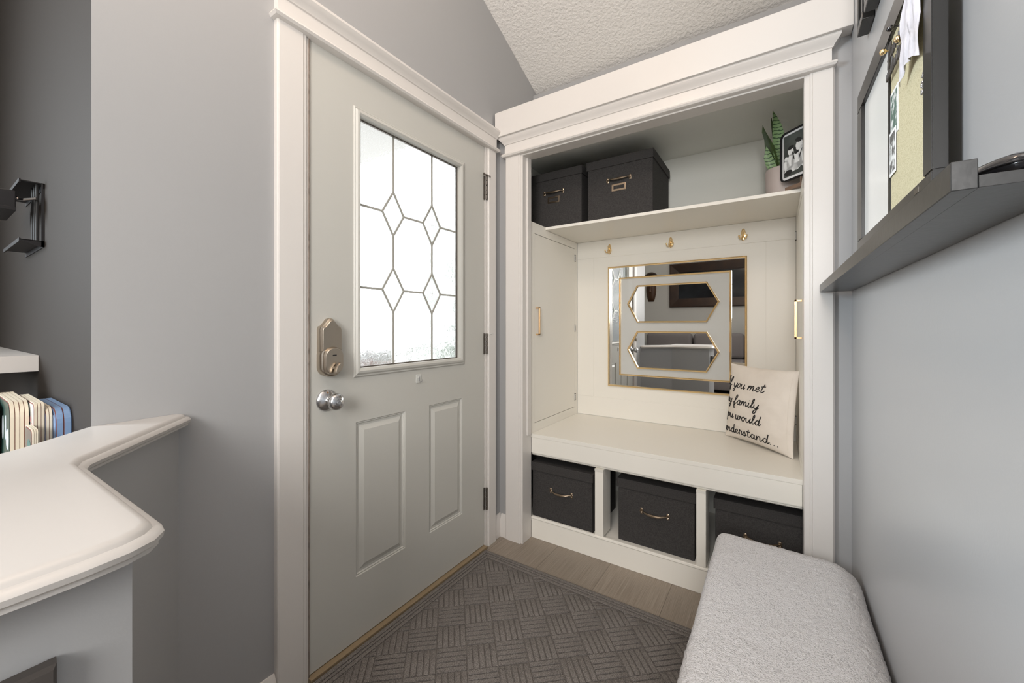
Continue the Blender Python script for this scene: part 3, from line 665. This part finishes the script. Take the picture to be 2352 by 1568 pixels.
def oval(bm, a, z, ra, rz, d, rot=0, n_=18):
    c_, s_ = math.cos(R(rot)), math.sin(R(rot)); q = []
    for k in range(n_):
        t = 2*math.pi*k/n_; x, y = ra*math.cos(t), rz*math.sin(t); q.append((a+x*c_-y*s_, z+x*s_+y*c_))
    loft(bm, [[fpt(p[0], p[1], d-.0003) for p in q], [fpt(p[0], p[1], d) for p in q]])
for a, z, ra, rz, ro in ((.028, .060, .013, .030, 10), (.046, .075, .018, .034, -10), (.046, .118, .013, .018, 20), (.072, .070, .024, .036, 5), (.084, .132, .015, .021, -15), (.104, .080, .022, .046, 10), (.060, .048, .044, .014, 12), (.112, .112, .018, .024, 0), (.026, .092, .009, .010, 0)): oval(bm, a, z, ra, rz, .0008, ro)
obj('pictured_people', bm, 'skin', ph, smooth=0)
bm = NB()
for a, z, ra, rz, ro in ((.046, .134, .014, .008, 15), (.082, .152, .015, .009, -25), (.058, .098, .0025, .020, 15), (.074, .105, .010, .005, 20), (.036, .034, .018, .011, 5), (.090, .094, .0022, .022, -20), (.066, .122, .005, .008, 0)): oval(bm, a, z, ra, rz, .0013, ro)
obj('pictured_hair', bm, 'photoline', ph, smooth=0)
bm = NB(); loft(bm, [[fpt(a, z, d) for a, z in ((.03, -.0425), (.13, -.0425), (.13, -.028), (.03, -.028))] for d in (-.02, .012)]); tube(bm, [fpt(.09, -.03, -.003), fpt(.09, .001, -.003)], .004, 8); obj('stand', bm, 'woodbase', pf)

# ================================================================== RIGHT WALL
# ledge
ld = thing('picture_ledge', 'long black-brown picture ledge with a raised front lip on the right wall', 'shelf', (.17, 1.1, 1.247))
LX, LY0, LY1 = .1265, .500, 1.752
bm = NB(); box(bm, LX+.0166, XR-.001, LY0, LY1, 1.247, 1.2575, .0004); obj('ledge_board', bm, 'blackwood', ld)
bm = NB(); prism(bm, [(LX, 1.247), (LX+.0165, 1.2575), (LX+.0165, 1.2725), (LX, 1.2715)], 'y', LY0, LY1)
bm.free(); bm = NB(); box(bm, LX, LX+.0165, LY0, LY1, 1.2465, 1.2720, .0008); obj('ledge_lip', bm, 'blackwood', ld)
# glossy black case on the ledge
gc = thing('glasses_case', 'glossy black rounded case lying at the near end of the ledge', 'case', (.178, .605, 1.2577))
bm = NB(); L_ = []
for k in range(17):
    t = -1+2*k/16; w = max(.02, (1-abs(t)**2.6))**.5
    L_.append([(.178+.0295*w*math.cos(a)*(1-.12*t*t), .605+.085*t, 1.2577+.013+.014*max(-.92, math.sin(a))*(.35+.65*w)) for a in [2*math.pi*j/24 for j in range(24)]])
loft(bm, L_); obj('case_shell', bm, 'gloss', gc, smooth=60)
bm = NB()
L_ = []
for k in range(33):
    a = 2*math.pi*k/32; c_, s_ = math.cos(a), math.sin(a)
    L_.append((.178+.0297*abs(c_)**.9*(1 if c_ > 0 else -1), .605+.0857*abs(s_)**.8*(1 if s_ > 0 else -1), 1.2705))
tube(bm, L_, .0008, 6); obj('seam_line', bm, 'black', gc)

# memo board (whiteboard + cork) leaning on the ledge
mb = thing('memo_board', 'black framed memo board, half whiteboard and half cork, leaning on the ledge', 'notice board', (.19, 1.15, 1.258))
BA = Vector((.1755, 1.358, 0)); BB = Vector((.180, .785, 0)); BL = (BB-BA).length; BD = (BB-BA).normalized(); BN = Vector((BD.y, -BD.x, 0)); BN = BN if BN.x < 0 else -BN
BH = .462
def bp_(a, z, d=0): return BA+BD*a+Vector((0, 0, 1.2582+z))+BN*d
def bbox(bm, a0, a1, z0, z1, d0, d1, bev=0):
    t = bmesh.new()
    q = [bp_(a, z, d) for d in (d0, d1) for a, z in ((a0, z0), (a1, z0), (a1, z1), (a0, z1))]
    v = [t.verts.new(p) for p in q]
    for f in ((0, 1, 2, 3), (4, 5, 6, 7), (0, 1, 5, 4), (1, 2, 6, 5), (2, 3, 7, 6), (3, 0, 4, 7)): t.faces.new([v[i] for i in f])
    if bev: bmesh.ops.bevel(t, geom=t.edges[:], offset=bev, segments=2, affect='EDGES')
    add(bm, t)
bm = NB(); fw = .046; fb = .088
bbox(bm, 0, BL, 0, fb, -.017, 0, .0015); bbox(bm, 0, BL, BH-fw, BH, -.017, 0, .0015); bbox(bm, 0, fw*1.2, fb, BH-fw, -.017, 0, .0015); bbox(bm, BL-fw*.8, BL, fb, BH-fw, -.017, 0, .0015)
obj('board_frame', bm, 'frameface', mb)
sp_ = .312
bm = NB(); bbox(bm, fw*1.2-.002, sp_-.004, fb-.002, BH-fw+.002, -.014, -.007); obj('whiteboard_panel', bm, 'whiteboard', mb, smooth=0)
bm = NB(); bbox(bm, sp_+.004, BL-fw*.8+.002, fb-.002, BH-fw+.002, -.014, -.006); obj('cork_panel', bm, 'cork', mb, smooth=0)
bm = NB(); bbox(bm, sp_-.004, sp_+.004, fb, BH-fw, -.014, -.003); obj('divider', bm, 'frameface', mb, smooth=0)
bm = NB(); bbox(bm, .494, .515, .074, .082, 0, .0006); obj('maker_plate', bm, 'pewter', mb, smooth=0)
# pinned items
bm = NB()
for z0, z1, sh in ((.150, .310, .0), (.060, .215, .006)):
    bbox(bm, sp_+.012+sh*.3, sp_+.085, z0, z1, -.0055+.001*sh, -.004)
PSZ = None
tp = thing('photo_print', 'pair of overlapping photo prints pinned beside the board divider', 'photo', tuple(bp_(.34, .16, -.005)))
bm.free()
for (z0, z1, d) in ((.225, .312, -.0058), (.155, .238, -.0045)):
    bm = NB(); bbox(bm, sp_+.006, sp_+(.060 if z0 > .2 else .050), z0, z1, d, d+.0008); s1 = obj('print_sheet', bm, 'paper', tp, smooth=0)
    bm = NB(); bbox(bm, sp_+.010, sp_+(.055 if z0 > .2 else .045), z0+.006, z1-.006, d+.0009, d+.0012)
    obj('print_image', bm, mat('print_green' if z0 > .2 else 'print_grey', (.10, .17, .14) if z0 > .2 else (.10, .10, .10), .4, var=(55, (.75, .77, .76), .40, .52)), s1, smooth=0)
# lilac plastic wrap
bm = NB(); n1, n2 = 16, 20
def wrap(u, v):
    lo = .276-.006*u+.035*math.sin(math.pi*u)*.3
    zt = .432; z = lo+(zt-lo)*v
    a0 = .430+.045*v+.012*math.sin(v*7)*(1-v); a1 = .536-.004*math.sin(v*6)
    return bp_(a0+(a1-a0)*u, z+(.03*(1-u)*(1-v)*u), .0015+.006*abs(noise.noise(Vector((u*6, v*2.5, 2))))+.002*(1+math.sin(u*22+v*3)))
g_ = [[bm.verts.new(wrap(i/n1, j/n2)) for i in range(n1+1)] for j in range(n2+1)]
for j in range(n2):
    for i in range(n1): bm.faces.new((g_[j][i], g_[j][i+1], g_[j+1][i+1], g_[j+1][i]))
o_ = obj('plastic_bag', bm, 'lilac', smooth=60); md = o_.modifiers.new('thick', 'SOLIDIFY'); md.thickness = .0006
tag_origin(o_, bp_(.5, .43, 0)); tag(o_, 'crumpled pale lilac plastic bag hanging on the cork panel', 'bag')
# black cut-out script tag with gold pins
ct = thing('script_cutout', 'black cut-out script word hanging beside the lilac plastic bag', 'decoration', tuple(bp_(.40, .37, 0)))
def ons(u, z): return bp_(u, z, .001)
bm = NB(); write(bm, 'family', sp_+.020, sp_+.135, .368, .014, ons, .0017, .2); write(bm, 'understand', sp_+.008, sp_+.135, .338, .013, ons, .0017, .2); obj('script_word', bm, 'switch', ct, smooth=60)
for k, (a, z, m_, lb) in enumerate(((.330, .394, 'gold', 'round gold push pin at the left end of the black script cut-out'), (.438, .354, 'gold', 'round gold push pin in the middle of the black script cut-out'), (.385, .405, 'gloss', 'round black push pin above the black script cut-out'))):
    bm = NB(); p = bp_(a, z, 0)
    for s, rr_ in ((0, .0055), ): 
        bmesh.ops.create_icosphere(bm, subdivisions=3, radius=rr_, matrix=Matrix.Translation(p+BN*.008))
    tube(bm, [p-BN*.006, p+BN*.004], .002, 8)
    o_ = obj('push_pin', bm, m_, smooth=60); tag_origin(o_, p); tag(o_, lb, 'pin')
bm = NB()
for k in range(26):
    a = .514+random.random()*.016; z = .218+random.random()*.032; bmesh.ops.create_icosphere(bm, subdivisions=1, radius=.0024, matrix=Matrix.Translation(bp_(a, z, -.004)))
bbox(bm, .515, .529, .219, .250, -.006, -.0045)
o_ = obj('beaded_charm', bm, 'chrome', smooth=60); tag_origin(o_, bp_(.52, .25, -.005)); tag(o_, 'small silvery beaded charm below the lilac plastic bag', 'charm')
# dark wall blocks above
for (y0, y1, lb) in ((1.381, 1.462, 'narrow black wall frame nearest the closet, above the memo board'), (1.08, 1.356, 'wide black wall frame cut off by the photo top, above the memo board')):
    t = thing('wall_frame', lb, 'frame', (XR, (y0+y1)/2, 1.935), 'black wall frames')
    bm = NB(); xf = .1878
    box(bm, xf, XR-.001, y0, y1, 1.932, 1.952, .002); box(bm, xf, XR-.001, y0, y1, 2.24, 2.26, .002); box(bm, xf, XR-.001, y0, y0+.018, 1.952, 2.24, .002); box(bm, xf, XR-.001, y1-.018, y1, 1.952, 2.24, .002)
    obj('frame_border', bm, 'frameface', t)
    bm = NB(); box(bm, xf+.014, XR-.001, y0+.016, y1-.016, 1.95, 2.242); obj('frame_back', bm, 'black', t, smooth=0)

# ================================================================== OTTOMAN
ot = thing('ottoman_bench', 'light grey boucle ottoman bench along the right wall', 'ottoman', (.02, 1.05, 0))
OX0, OX1, OY0, OY1, OZ0, OZ1 = -.178, .207, .42, 1.628, .10, .397
bm = NB(); nx, ny, nzz = 72, 240, 40
def ott(p):   # rounded box projection
    rp = .034+.05*max(0, min(1, (p.x-OX0)/(OX1-OX0))); rz = .036
    c_ = Vector((max(OX0+rp, min(OX1-rp, p.x)), max(OY0+rp, min(OY1-rp, p.y)), max(OZ0+.012, min(OZ1-rz, p.z))))
    d = p-c_
    if d.length > 1e-9 and p.z > OZ0+.02:
        e_ = Vector((d.x/rp, d.y/rp, d.z/rz)).normalized(); q = c_+Vector((e_.x*rp, e_.y*rp, e_.z*rz)); d = e_
    else: q = p
    k = noise.noise(q*150)*.0022+noise.noise(q*330)*.0016+noise.noise(q*9)*.002
    nn = d.normalized() if d.length > 1e-9 else Vector((0, 0, 1))
    return q+nn*k
def face_grid(o_, a, b_, na, nb):
    g_ = [[bm.verts.new(ott(o_+a*(i/na)+b_*(j/nb))) for i in range(na+1)] for j in range(nb+1)]
    for j in range(nb):
        for i in range(na): bm.faces.new((g_[j][i], g_[j][i+1], g_[j+1][i+1], g_[j+1][i]))
vx, vy, vz = Vector((OX1-OX0, 0, 0)), Vector((0, OY1-OY0, 0)), Vector((0, 0, OZ1-OZ0)); o0 = Vector((OX0, OY0, OZ0)); ot1 = Vector((OX0, OY0, OZ1))
face_grid(ot1, vx, vy, nx, ny); face_grid(o0, vx, vz, nx, nzz//2); face_grid(o0+vy, vx, vz, nx, nzz//2); face_grid(o0, vy, vz, ny, nzz//2); face_grid(o0+vx, vy, vz, ny, nzz//2)
bm.faces.new([bm.verts.new(p) for p in (o0, o0+vx, o0+vx+vy, o0+vy)])
bmesh.ops.remove_doubles(bm, verts=bm.verts[:], dist=2e-4)
obj('upholstery', bm, 'boucle', ot, smooth=80)
for x in (OX0+.04, OX1-.04):
    for y in (OY0+.05, OY1-.05):
        bm = NB(); lathe(bm, [(.014, 0), (.016, .004), (.022, .0995), (.001, .0995)], (x, y, 0), 'z', 16); obj('leg', bm, 'blackwood', ot)

# ================================================================== MAT
bm = NB(); box(bm, -MATX, MATX, -MATY, MATY, 0, .0045, .001)
ch, sh_ = math.cos(R(42)), math.sin(R(42)); BI = .052
def clip(poly, ax, lim, keep):
    o_ = []
    for i in range(len(poly)):
        p, q = poly[i-1], poly[i]; ip = (p[ax]-lim)*keep <= 0; iq = (q[ax]-lim)*keep <= 0
        if ip != iq: t = (lim-p[ax])/(q[ax]-p[ax]); o_.append((p[0]+(q[0]-p[0])*t, p[1]+(q[1]-p[1])*t))
        if iq: o_.append(q)
    return o_
def rib(u0, u1, v0, v1):
    q = [(u*ch-v*sh_, u*sh_+v*ch) for u, v in ((u0, v0), (u1, v0), (u1, v1), (u0, v1))]
    for ax, lim, kp in ((0, MATX-BI, 1), (0, -MATX+BI, -1), (1, MATY-BI, 1), (1, -MATY+BI, -1)):
        q = clip(q, ax, lim, kp)
        if len(q) < 3: return
    c_ = (sum(p[0] for p in q)/len(q), sum(p[1] for p in q)/len(q))
    if min(abs(p[0]-c_[0])+abs(p[1]-c_[1]) for p in q) < .004: return
    def ins(d):
        r_ = []
        for p in q:
            l_ = math.hypot(p[0]-c_[0], p[1]-c_[1]); k = max(0, 1-d/max(l_, 1e-4)*1.2); r_.append((c_[0]+(p[0]-c_[0])*k, c_[1]+(p[1]-c_[1])*k))
        return r_
    loft(bm, [[(*p, .0044) for p in q], [(*p, .0075) for p in q], [(*p, .0090) for p in ins(.0022)]])
BS = .102
for i in range(-10, 11):
    for j in range(-10, 11):
        if math.hypot(i+.5, j+.5)*BS > .95: continue
        for k in range(5):
            p0 = k*BS/5+.0022; p1 = (k+1)*BS/5-.0022
            if (i+j) % 2: rib(i*BS+.002, (i+1)*BS-.002, j*BS+p0, j*BS+p1)
            else: rib(i*BS+p0, i*BS+p1, j*BS+.002, (j+1)*BS-.002)
def ring(a, b_):
    def L4(i, z): return [(-MATX+i, -MATY+i, z), (MATX-i, -MATY+i, z), (MATX-i, MATY-i, z), (-MATX+i, MATY-i, z)]
    loft(bm, [L4(a, .0044), L4(a, .0078), L4(a+.0015, .009), L4(b_-.0015, .009), L4(b_, .0078), L4(b_, .0044)], cap=False)
for a, b_ in ((.0, .016), (.0195, .030), (.0335, .048)): ring(a, b_)
o_ = obj('door_mat', bm, 'mat', smooth=50); o_.location = (-1.216+MATX, 1.603-MATY, .0002)
tag(o_, 'large charcoal ribbed mat with basketweave blocks before the entry door', 'mat')

# ================================================================== HALF WALL AND CAP
D0, D1 = Vector((XL, .378)), Vector((-.972, .142))
bm = NB(); body = [(XL, .378), (-.972, .142), (-.596, .139), (-.592, .10), (-.590, 0), (-.592, -.12), (-.60, -.30), (-1.02, -.30), (-1.02, -.02), (-1.15, .118), (XL, .222)]
prism(bm, body, 'z', 0, .879); struct('wall_half', bm, 'wall', label='low grey half wall under the white cap')
outl = [(XL+.001, .394), (-1.236, .398), (-1.222, .392), (-.966, .172), (-.94, .163), (-.605, .166), (-.585, .163), (-.568, .150), (-.557, .128), (-.551, .095), (-.549, .05), (-.549, -.02), (-.551, -.12), (-.558, -.22), (-.57, -.32), (-1.04, -.32), (-1.04, -.045), (-1.15, .107), (XL+.001, .2235)]
def insetp(pts, d):
    k = len(pts); o_ = []
    for i in range(k):
        p0, p, p1 = Vector(pts[i-1]), Vector(pts[i]), Vector(pts[(i+1) % k])
        if abs(p.x-(XL+.001)) < 1e-4:
            o_.append((p.x, p.y-d if p.y > .3 else p.y+d*0)); continue
        a = (p-p0).normalized(); b_ = (p1-p).normalized(); n0 = Vector((a.y, -a.x)); n1 = Vector((b_.y, -b_.x)); bb = (n0+n1).normalized(); q = p+bb*d/max(.5, bb.dot(n0)); o_.append((q.x, q.y))
    return o_
bm = NB()
prof = [(.009, .880), (.004, .8825), (.004, .887), (.0, .890), (-.001, .896), (.003, .901), (.009, .9025), (.011, .9055), (.014, .9085), (.020, .910)]
# orientation check: outline must be traversed so that insetp moves inward
ar = sum(outl[i-1][0]*outl[i][1]-outl[i][0]*outl[i-1][1] for i in range(len(outl)))
sg = 1 if ar < 0 else -1
loft(bm, [[(p[0], p[1], z) for p in insetp(outl, d*sg)] for d, z in prof])
cp = tag(obj('ledge_cap', bm, 'cap', smooth=38), 'worn white wooden cap with moulded edge on top of the half wall', 'ledge')
# switch plate at the half wall end
sw = thing('wall_plate', 'dark bronze framed wall plate on the end of the half wall', 'wall plate', (-.590, .02, .76))
bm = NB(); P_ = [(-.06, .66), (.082, .66), (.082, .806), (-.06, .806)]
loft(bm, [[(x, y, z) for y, z in [(P_[0][0]+i, P_[0][1]+i), (P_[1][0]-i, P_[1][1]+i), (P_[2][0]-i, P_[2][1]-i), (P_[3][0]+i, P_[3][1]-i)]] for x, i in ((-.590, 0), (-.580, .001), (-.575, .004), (-.575, .012), (-.580, .016), (-.580, .02))], cap=False)
obj('plate_frame', bm, 'switch', sw, smooth=0)
bm = NB(); box(bm, -.589, -.581, -.044, .066, .676, .790); obj('plate_insert', bm, 'black', sw, smooth=0)

# ================================================================== LEFT RECESS
# floating white shelf
bm = NB(); box(bm, -2.75, -1.868, -.02, .2245, .9925, 1.041, .0012)
tag(obj('floating_shelf', bm, 'white'), 'thick white floating shelf above the children books', 'shelf')
# TV bracket
tv = thing('wall_bracket', 'black steel wall bracket with rods and flanges on the dark wall', 'bracket', (-1.9, .2245, 1.45))
XB = -1.781; YW = .2245
bm = NB()
box(bm, -2.10, XB, YW-.002, YW, 1.528, 1.544); box(bm, -2.10, XB, YW-.002, YW, 1.359, 1.375); box(bm, -2.10, XB, YW-.046, YW, 1.541, 1.544, .0005); box(bm, -2.10, XB, YW-.046, YW, 1.374, 1.377, .0005)
box(bm, XB-.003, XB, YW-.006, YW, 1.359, 1.544); box(bm, -2.10, XB, YW-.048, YW-.044, 1.536, 1.547, .0005); box(bm, -2.10, XB, YW-.048, YW-.044, 1.368, 1.379, .0005)
prism(bm, [(YW, 1.359), (YW, 1.376), (YW-.046, 1.376), (YW-.010, 1.359)], 'x', XB-.002, XB)
obj('wall_channel', bm, 'black', tv, smooth=0)
for x in (XB-.018, XB-.048, XB-.085):
    bm = NB(); tube(bm, [(x, YW-.012, 1.377), (x, YW-.012, 1.541)], .0035, 8); obj('upright_rod', bm, 'rubber', tv)
bm = NB(); tube(bm, [(XB-.006, YW-.014, 1.498), (XB-.02, YW-.035, 1.492), (XB-.05, YW-.046, 1.497)], .004, 8); lathe(bm, [(.001, -.008), (.007, -.006), (.008, 0), (.006, .004), (.001, .005)], (XB-.05, YW-.05, 1.498), 'y', 14); obj('clamp_screw', bm, 'chrome', tv)
bm = NB(); box(bm, -2.06, XB-.028, YW-.088, YW-.050, 1.466, 1.515, .002); box(bm, -2.0, XB-.02, YW-.092, YW-.050, 1.457, 1.467, .001); obj('swing_arm', bm, 'black', tv)
for z in (1.533, 1.369): bm = NB(); lathe(bm, [(.004, 0), (.004, -.002), (.001, -.0035)], (XB-.008, YW-.002, z), 'y', 10); obj('bolt', bm, 'chrome', tv)

# low bookcase behind the ledge and the books on it
bc = thing('low_bookcase', 'low white bookcase hidden behind the half wall, carrying the children books', 'bookcase', (-1.7, .1, 0))
bm = NB(); box(bm, -2.3, -1.262, -.14, .2235, .62, .645, .001); obj('bookcase_top', bm, 'white', bc)
for x in (-2.3, -1.78, -1.282): bm = NB(); box(bm, x, x+.02, -.14, .2235, 0, .6198); obj('side_panel', bm, 'white', bc)
bm = NB(); box(bm, -2.28, -1.782, -.14, .22, .05, .07); box(bm, -1.76, -1.284, -.14, .22, .05, .07); obj('bottom_panel', bm, 'white', bc)
def book(x0, x1, y0, y1, zt, cover, label, nb=4, rnd=.03, deco=None, tilt=0):
    """board book: covers facing +-Y, page blocks showing on top and at the right end"""
    zb = .6452; cxm, cym = (x0+x1)/2, (y0+y1)/2
    t = thing('board_book', label, 'book', (cxm, cym, zb), 'children books behind the ledge')
    w, h = (x1-x0)/2, zt-zb
    def outline(i):
        o_ = [(-w+i, 0+i), (w-i-rnd*.6, 0+i)]
        for k in range(5): a = R(-90+90*k/4); o_.append((w-i-rnd*.6+rnd*.6*math.cos(a), i+rnd*.6+rnd*.6*math.sin(a)))
        for k in range(6): a = R(90*k/5); o_.append((w-i-rnd+rnd*math.cos(a), h-i-rnd+rnd*math.sin(a)))
        for k in range(6): a = R(90+90*k/5); o_.append((-w+i+rnd+rnd*math.cos(a), h-i-rnd+rnd*math.sin(a)))
        return o_
    th = (y1-y0); d = -th/2; each = th/nb
    bm = NB()
    for k in range(nb): prism(bm, outline(.0), 'y', d+k*each+each*.09, d+(k+1)*each-each*.09)
    bm2 = obj('pages', bm, M_page, t, local=True, smooth=0)
    bm = NB(); prism(bm, outline(.004), 'y', d-.0007, d+.001); prism(bm, outline(.002), 'y', -d-.001, -d+.0007); cv = obj('cover', bm, cover, t, local=True, smooth=0)
    bm = NB()
    for k in range(nb): prism(bm, outline(.0015), 'y', d+k*each-each*.08 if k else d+.0002, d+k*each+each*.1)
    obj('page_gap', bm, M_gap, t, local=True, smooth=0)
    if deco:
        bm = NB()
        for (a, z, ra, rz) in deco:
            q = [(a*w+ra*math.cos(2*math.pi*k/12), z*h+rz*math.sin(2*math.pi*k/12)) for k in range(12)]; prism(bm, q, 'y', d-.0012, d-.0006)
        obj('cover_art', bm, deco_m, cv, local=True, smooth=0)
    t.rotation_euler = (0, R(tilt), 0); t.location.z += w*abs(math.sin(R(tilt)))
    return t
M_page = mat('book_board', (.70, .63, .50), .7); M_gap = mat('book_gap', (.20, .06, .04), .8)
deco_m = colmat('cover_art_white', (.6, .66, .72))
book(-1.80, -1.508, .137, .166, .948, colmat('cover_dark_green', (.018, .055, .045), .25), 'dark green board book with white and blue cover art', 4, .035, [(.55, .78, .006, .03), (.75, .70, .02, .025), (.2, .76, .012, .03)])
deco_m = colmat('cover_art_pink', (.55, .28, .30))
book(-1.70, -1.465, .1685, .185, .946, colmat('cover_cream', (.62, .60, .56), .4), 'cream board book with multicoloured text, behind the dark green one', 3, .012, [(.2, .9, .015, .006), (.6, .86, .018, .007), (.5, .78, .012, .008), (.8, .8, .01, .012)])
deco_m = colmat('cover_art_grey', (.35, .34, .42))
book(-1.68, -1.455, .1862, .1965, .934, colmat('cover_slate', (.13, .135, .20), .3), 'slate purple board book between the cream and blue books', 2, .03, [(.7, .85, .02, .012), (.85, .72, .012, .02)])
deco_m = colmat('cover_art_blue', (.30, .42, .62))
M_keep = M_page; M_page = colmat('blue_board', (.20, .31, .50), .4)
book(-1.70, -1.430, .1985, .2235, .932, colmat('cover_blue', (.16, .26, .46), .25), 'thick blue rounded board book nearest the wall corner', 2, .035, [(.8, .8, .02, .04)])
M_page = M_keep
deco_m = colmat('cover_art_dark', (.05, .12, .10))
book(-1.490, -1.400, .158, .1675, .895, colmat('cover_small_brown', (.14, .11, .09), .4), 'small short board book in front of the cream one', 3, .01, [(.3, .85, .02, .012)])
deco_m = colmat('cover_art_teal', (.20, .36, .40))
book(-2.03, -1.74, .105, .113, .945, colmat('cover_pale_blue', (.38, .52, .56), .4), 'pale blue book leaning at the left edge of the book row', 2, .006, [(.5, .9, .03, .02)], 14)
bk2 = book(-1.95, -1.67, .118, .130, .93, colmat('cover_pale_grey', (.50, .50, .47), .4), 'pale grey book just left of the dark green board book', 2, .006, [(.7, .88, .03, .01)], 10)

# ================================================================== LIVING ROOM BEHIND (seen in the mirror)
pc = thing('framed_picture', 'wide dark walnut framed picture seen in the mirror', 'picture', (-.9, -3.498, 1.91))
def pic(x0, x1, z0, z1, fw_):
    bm = NB(); k = [((x0, z0), (x1, z0), (x1, z1), (x0, z1))]
    def rg(i, y): return [(x0+i, y, z0+i), (x1-i, y, z0+i), (x1-i, y, z1-i), (x0+i, y, z1-i)]
    loft(bm, [rg(0, -3.499), rg(0, -3.46), rg(.02, -3.452), rg(fw_-.02, -3.470), rg(fw_, -3.474), rg(fw_, -3.499)], cap=False); obj('picture_frame', bm, 'picwood', pc, smooth=0)
    bm = NB(); box(bm, x0+fw_, x1-fw_, -3.498, -3.485, z0+fw_, z1-fw_); obj('picture_art', bm, 'picart', pc, smooth=0)
pic(-1.76, .15, 1.49, 2.345, .17)
sf = thing('sofa', 'grey fabric sofa with tall back cushions seen in the mirror', 'sofa', (-1.0, -3.0, 0))
bm = NB(); box(bm, -2.15, .45, -3.45, -2.55, .06, .40, .03, 3); obj('sofa_base', bm, 'sofa', sf)
bm = NB(); box(bm, -2.15, .45, -3.46, -3.24, .40, .93, .05, 4); obj('sofa_back', bm, 'sofa', sf)
for x in (-2.11, -1.27, -.43): bm = NB(); box(bm, x, x+.83, -3.23, -2.53, .405, .55, .05, 4); obj('seat_cushion', bm, 'sofa', sf)
for i, x in enumerate((-2.11, -1.27, -.43)): bm = NB(); box(bm, x+.01, x+.82, -3.235, -3.03, .555, 1.0+(.10 if i == 2 else 0), .07, 4); obj('back_cushion', bm, 'sofa', sf)
for x in (-2.36, .455): bm = NB(); box(bm, x, x+.20, -3.45, -2.55, .06, .66, .04, 3); obj('sofa_arm', bm, 'sofa', sf)
bm = NB(); box(bm, .0, .40, -3.0, -2.88, .58, .94, .05, 4); tag(obj('sofa_pillow', bm, 'paper'), 'white square pillow on the grey sofa in the mirror', 'pillow')
mk = thing('wall_mask', 'carved dark wooden mask on the living room wall in the mirror', 'mask', (-2.12, -3.499, 1.9))
bm = NB(); L_ = []
for k in range(15):
    t = k/14; w = .10*math.sin(math.pi*(.12+.80*t))**.6; z = 1.62+.56*t; dp = .07*math.sin(math.pi*t)**.5+.005
    L_.append([(-2.12+w*math.cos(a), -3.498+dp*abs(math.sin(a)) if math.sin(a) > 0 else -3.498, z+.012*math.sin(9*t)*math.sin(a)) for a in [2*math.pi*j/20 for j in range(20)]])
loft(bm, L_); fc = obj('mask_face', bm, 'carved', mk, smooth=60)
for s in (-1, 1): bm = NB(); bmesh.ops.create_icosphere(bm, subdivisions=2, radius=.018, matrix=Matrix.Translation((-2.12+s*.04, -3.435, 1.95))@Matrix.Diagonal((1, .5, .6, 1))); obj('mask_eye', bm, 'gold', mk)
bm = NB(); bmesh.ops.create_cone(bm, segments=8, radius1=.022, radius2=.008, depth=.12, cap_ends=True, matrix=Matrix.Translation((-2.12, -3.42, 1.88))); obj('mask_nose', bm, 'carved', mk)
bm = NB()
for k in range(14):
    a = R(-80+160*k/13); bmesh.ops.create_icosphere(bm, subdivisions=1, radius=.03, matrix=Matrix.Translation((-2.12+.10*math.sin(a), -3.465, 2.12+.07*math.cos(a))))
obj('mask_hair', bm, 'picwood', mk)

# ================================================================== OUTSIDE
bm = NB(); box(bm, -16, XL-.15, -6, 16, -.15, -.03); o_ = struct('ground', bm, 'concrete')
def shrub(x, y, r_, h, label):
    t = thing('shrub', label, 'shrub', (x, y, -.03))
    bm = NB(); random.seed(int(x*10+y*100)); 
    for k in range(4200 if r_ > 1.5 else 1200):
        a = random.random()*6.283; b_ = random.random(); rr_ = r_*math.sqrt(random.random())*(1-.3*b_); p = Vector((x+rr_*math.cos(a), y+rr_*math.sin(a), .25+b_*(h-.25)))
        d = Vector((random.gauss(0, 1), random.gauss(0, 1), random.gauss(0, 1))).normalized(); s = d.orthogonal().normalized(); l_ = .13+random.random()*.1
        bm.faces.new([bm.verts.new(q) for q in (p, p+d*l_*.5+s*l_*.3, p+d*l_, p+d*l_*.5-s*l_*.3)])
    obj('foliage', bm, 'foliage', t, smooth=0)
    bm = NB(); tube(bm, [(x, y, -.03), (x+.02, y, h*.6)], [.03, .015], 8); obj('stem', bm, 'carved', t)
shrub(-5.0, 7.3, 2.1, 4.2, 'tall green shrub seen through the right of the door glass')

op = thing('outdoor_planter', 'tall clay planter with a twiggy grey plant outside the lower left of the door glass', 'planter', (-2.65, 2.02, -.03))
bm = NB(); lathe(bm, [(.10, -.03), (.12, 0), (.16, .80), (.175, .82), (.175, .86), (.15, .86), (.14, .80), (.001, .80)], (-2.65, 2.02, 0), 'z', 24); obj('clay_pot', bm, mat('terracotta', (.30, .13, .08), .8), op, smooth=40)
bm = NB(); random.seed(3)
for k in range(160):
    d = Vector((random.gauss(0, 1), random.gauss(0, 1), abs(random.gauss(0, 1))*.8)).normalized(); p = Vector((-2.65, 2.02, .82)); m_ = p+d*.12; tube(bm, [p, m_, m_+Vector((random.gauss(0, .05), random.gauss(0, .05), random.gauss(0, .04)))+d*.06], .003, 4)
obj('twigs', bm, 'pewter', op, smooth=0)
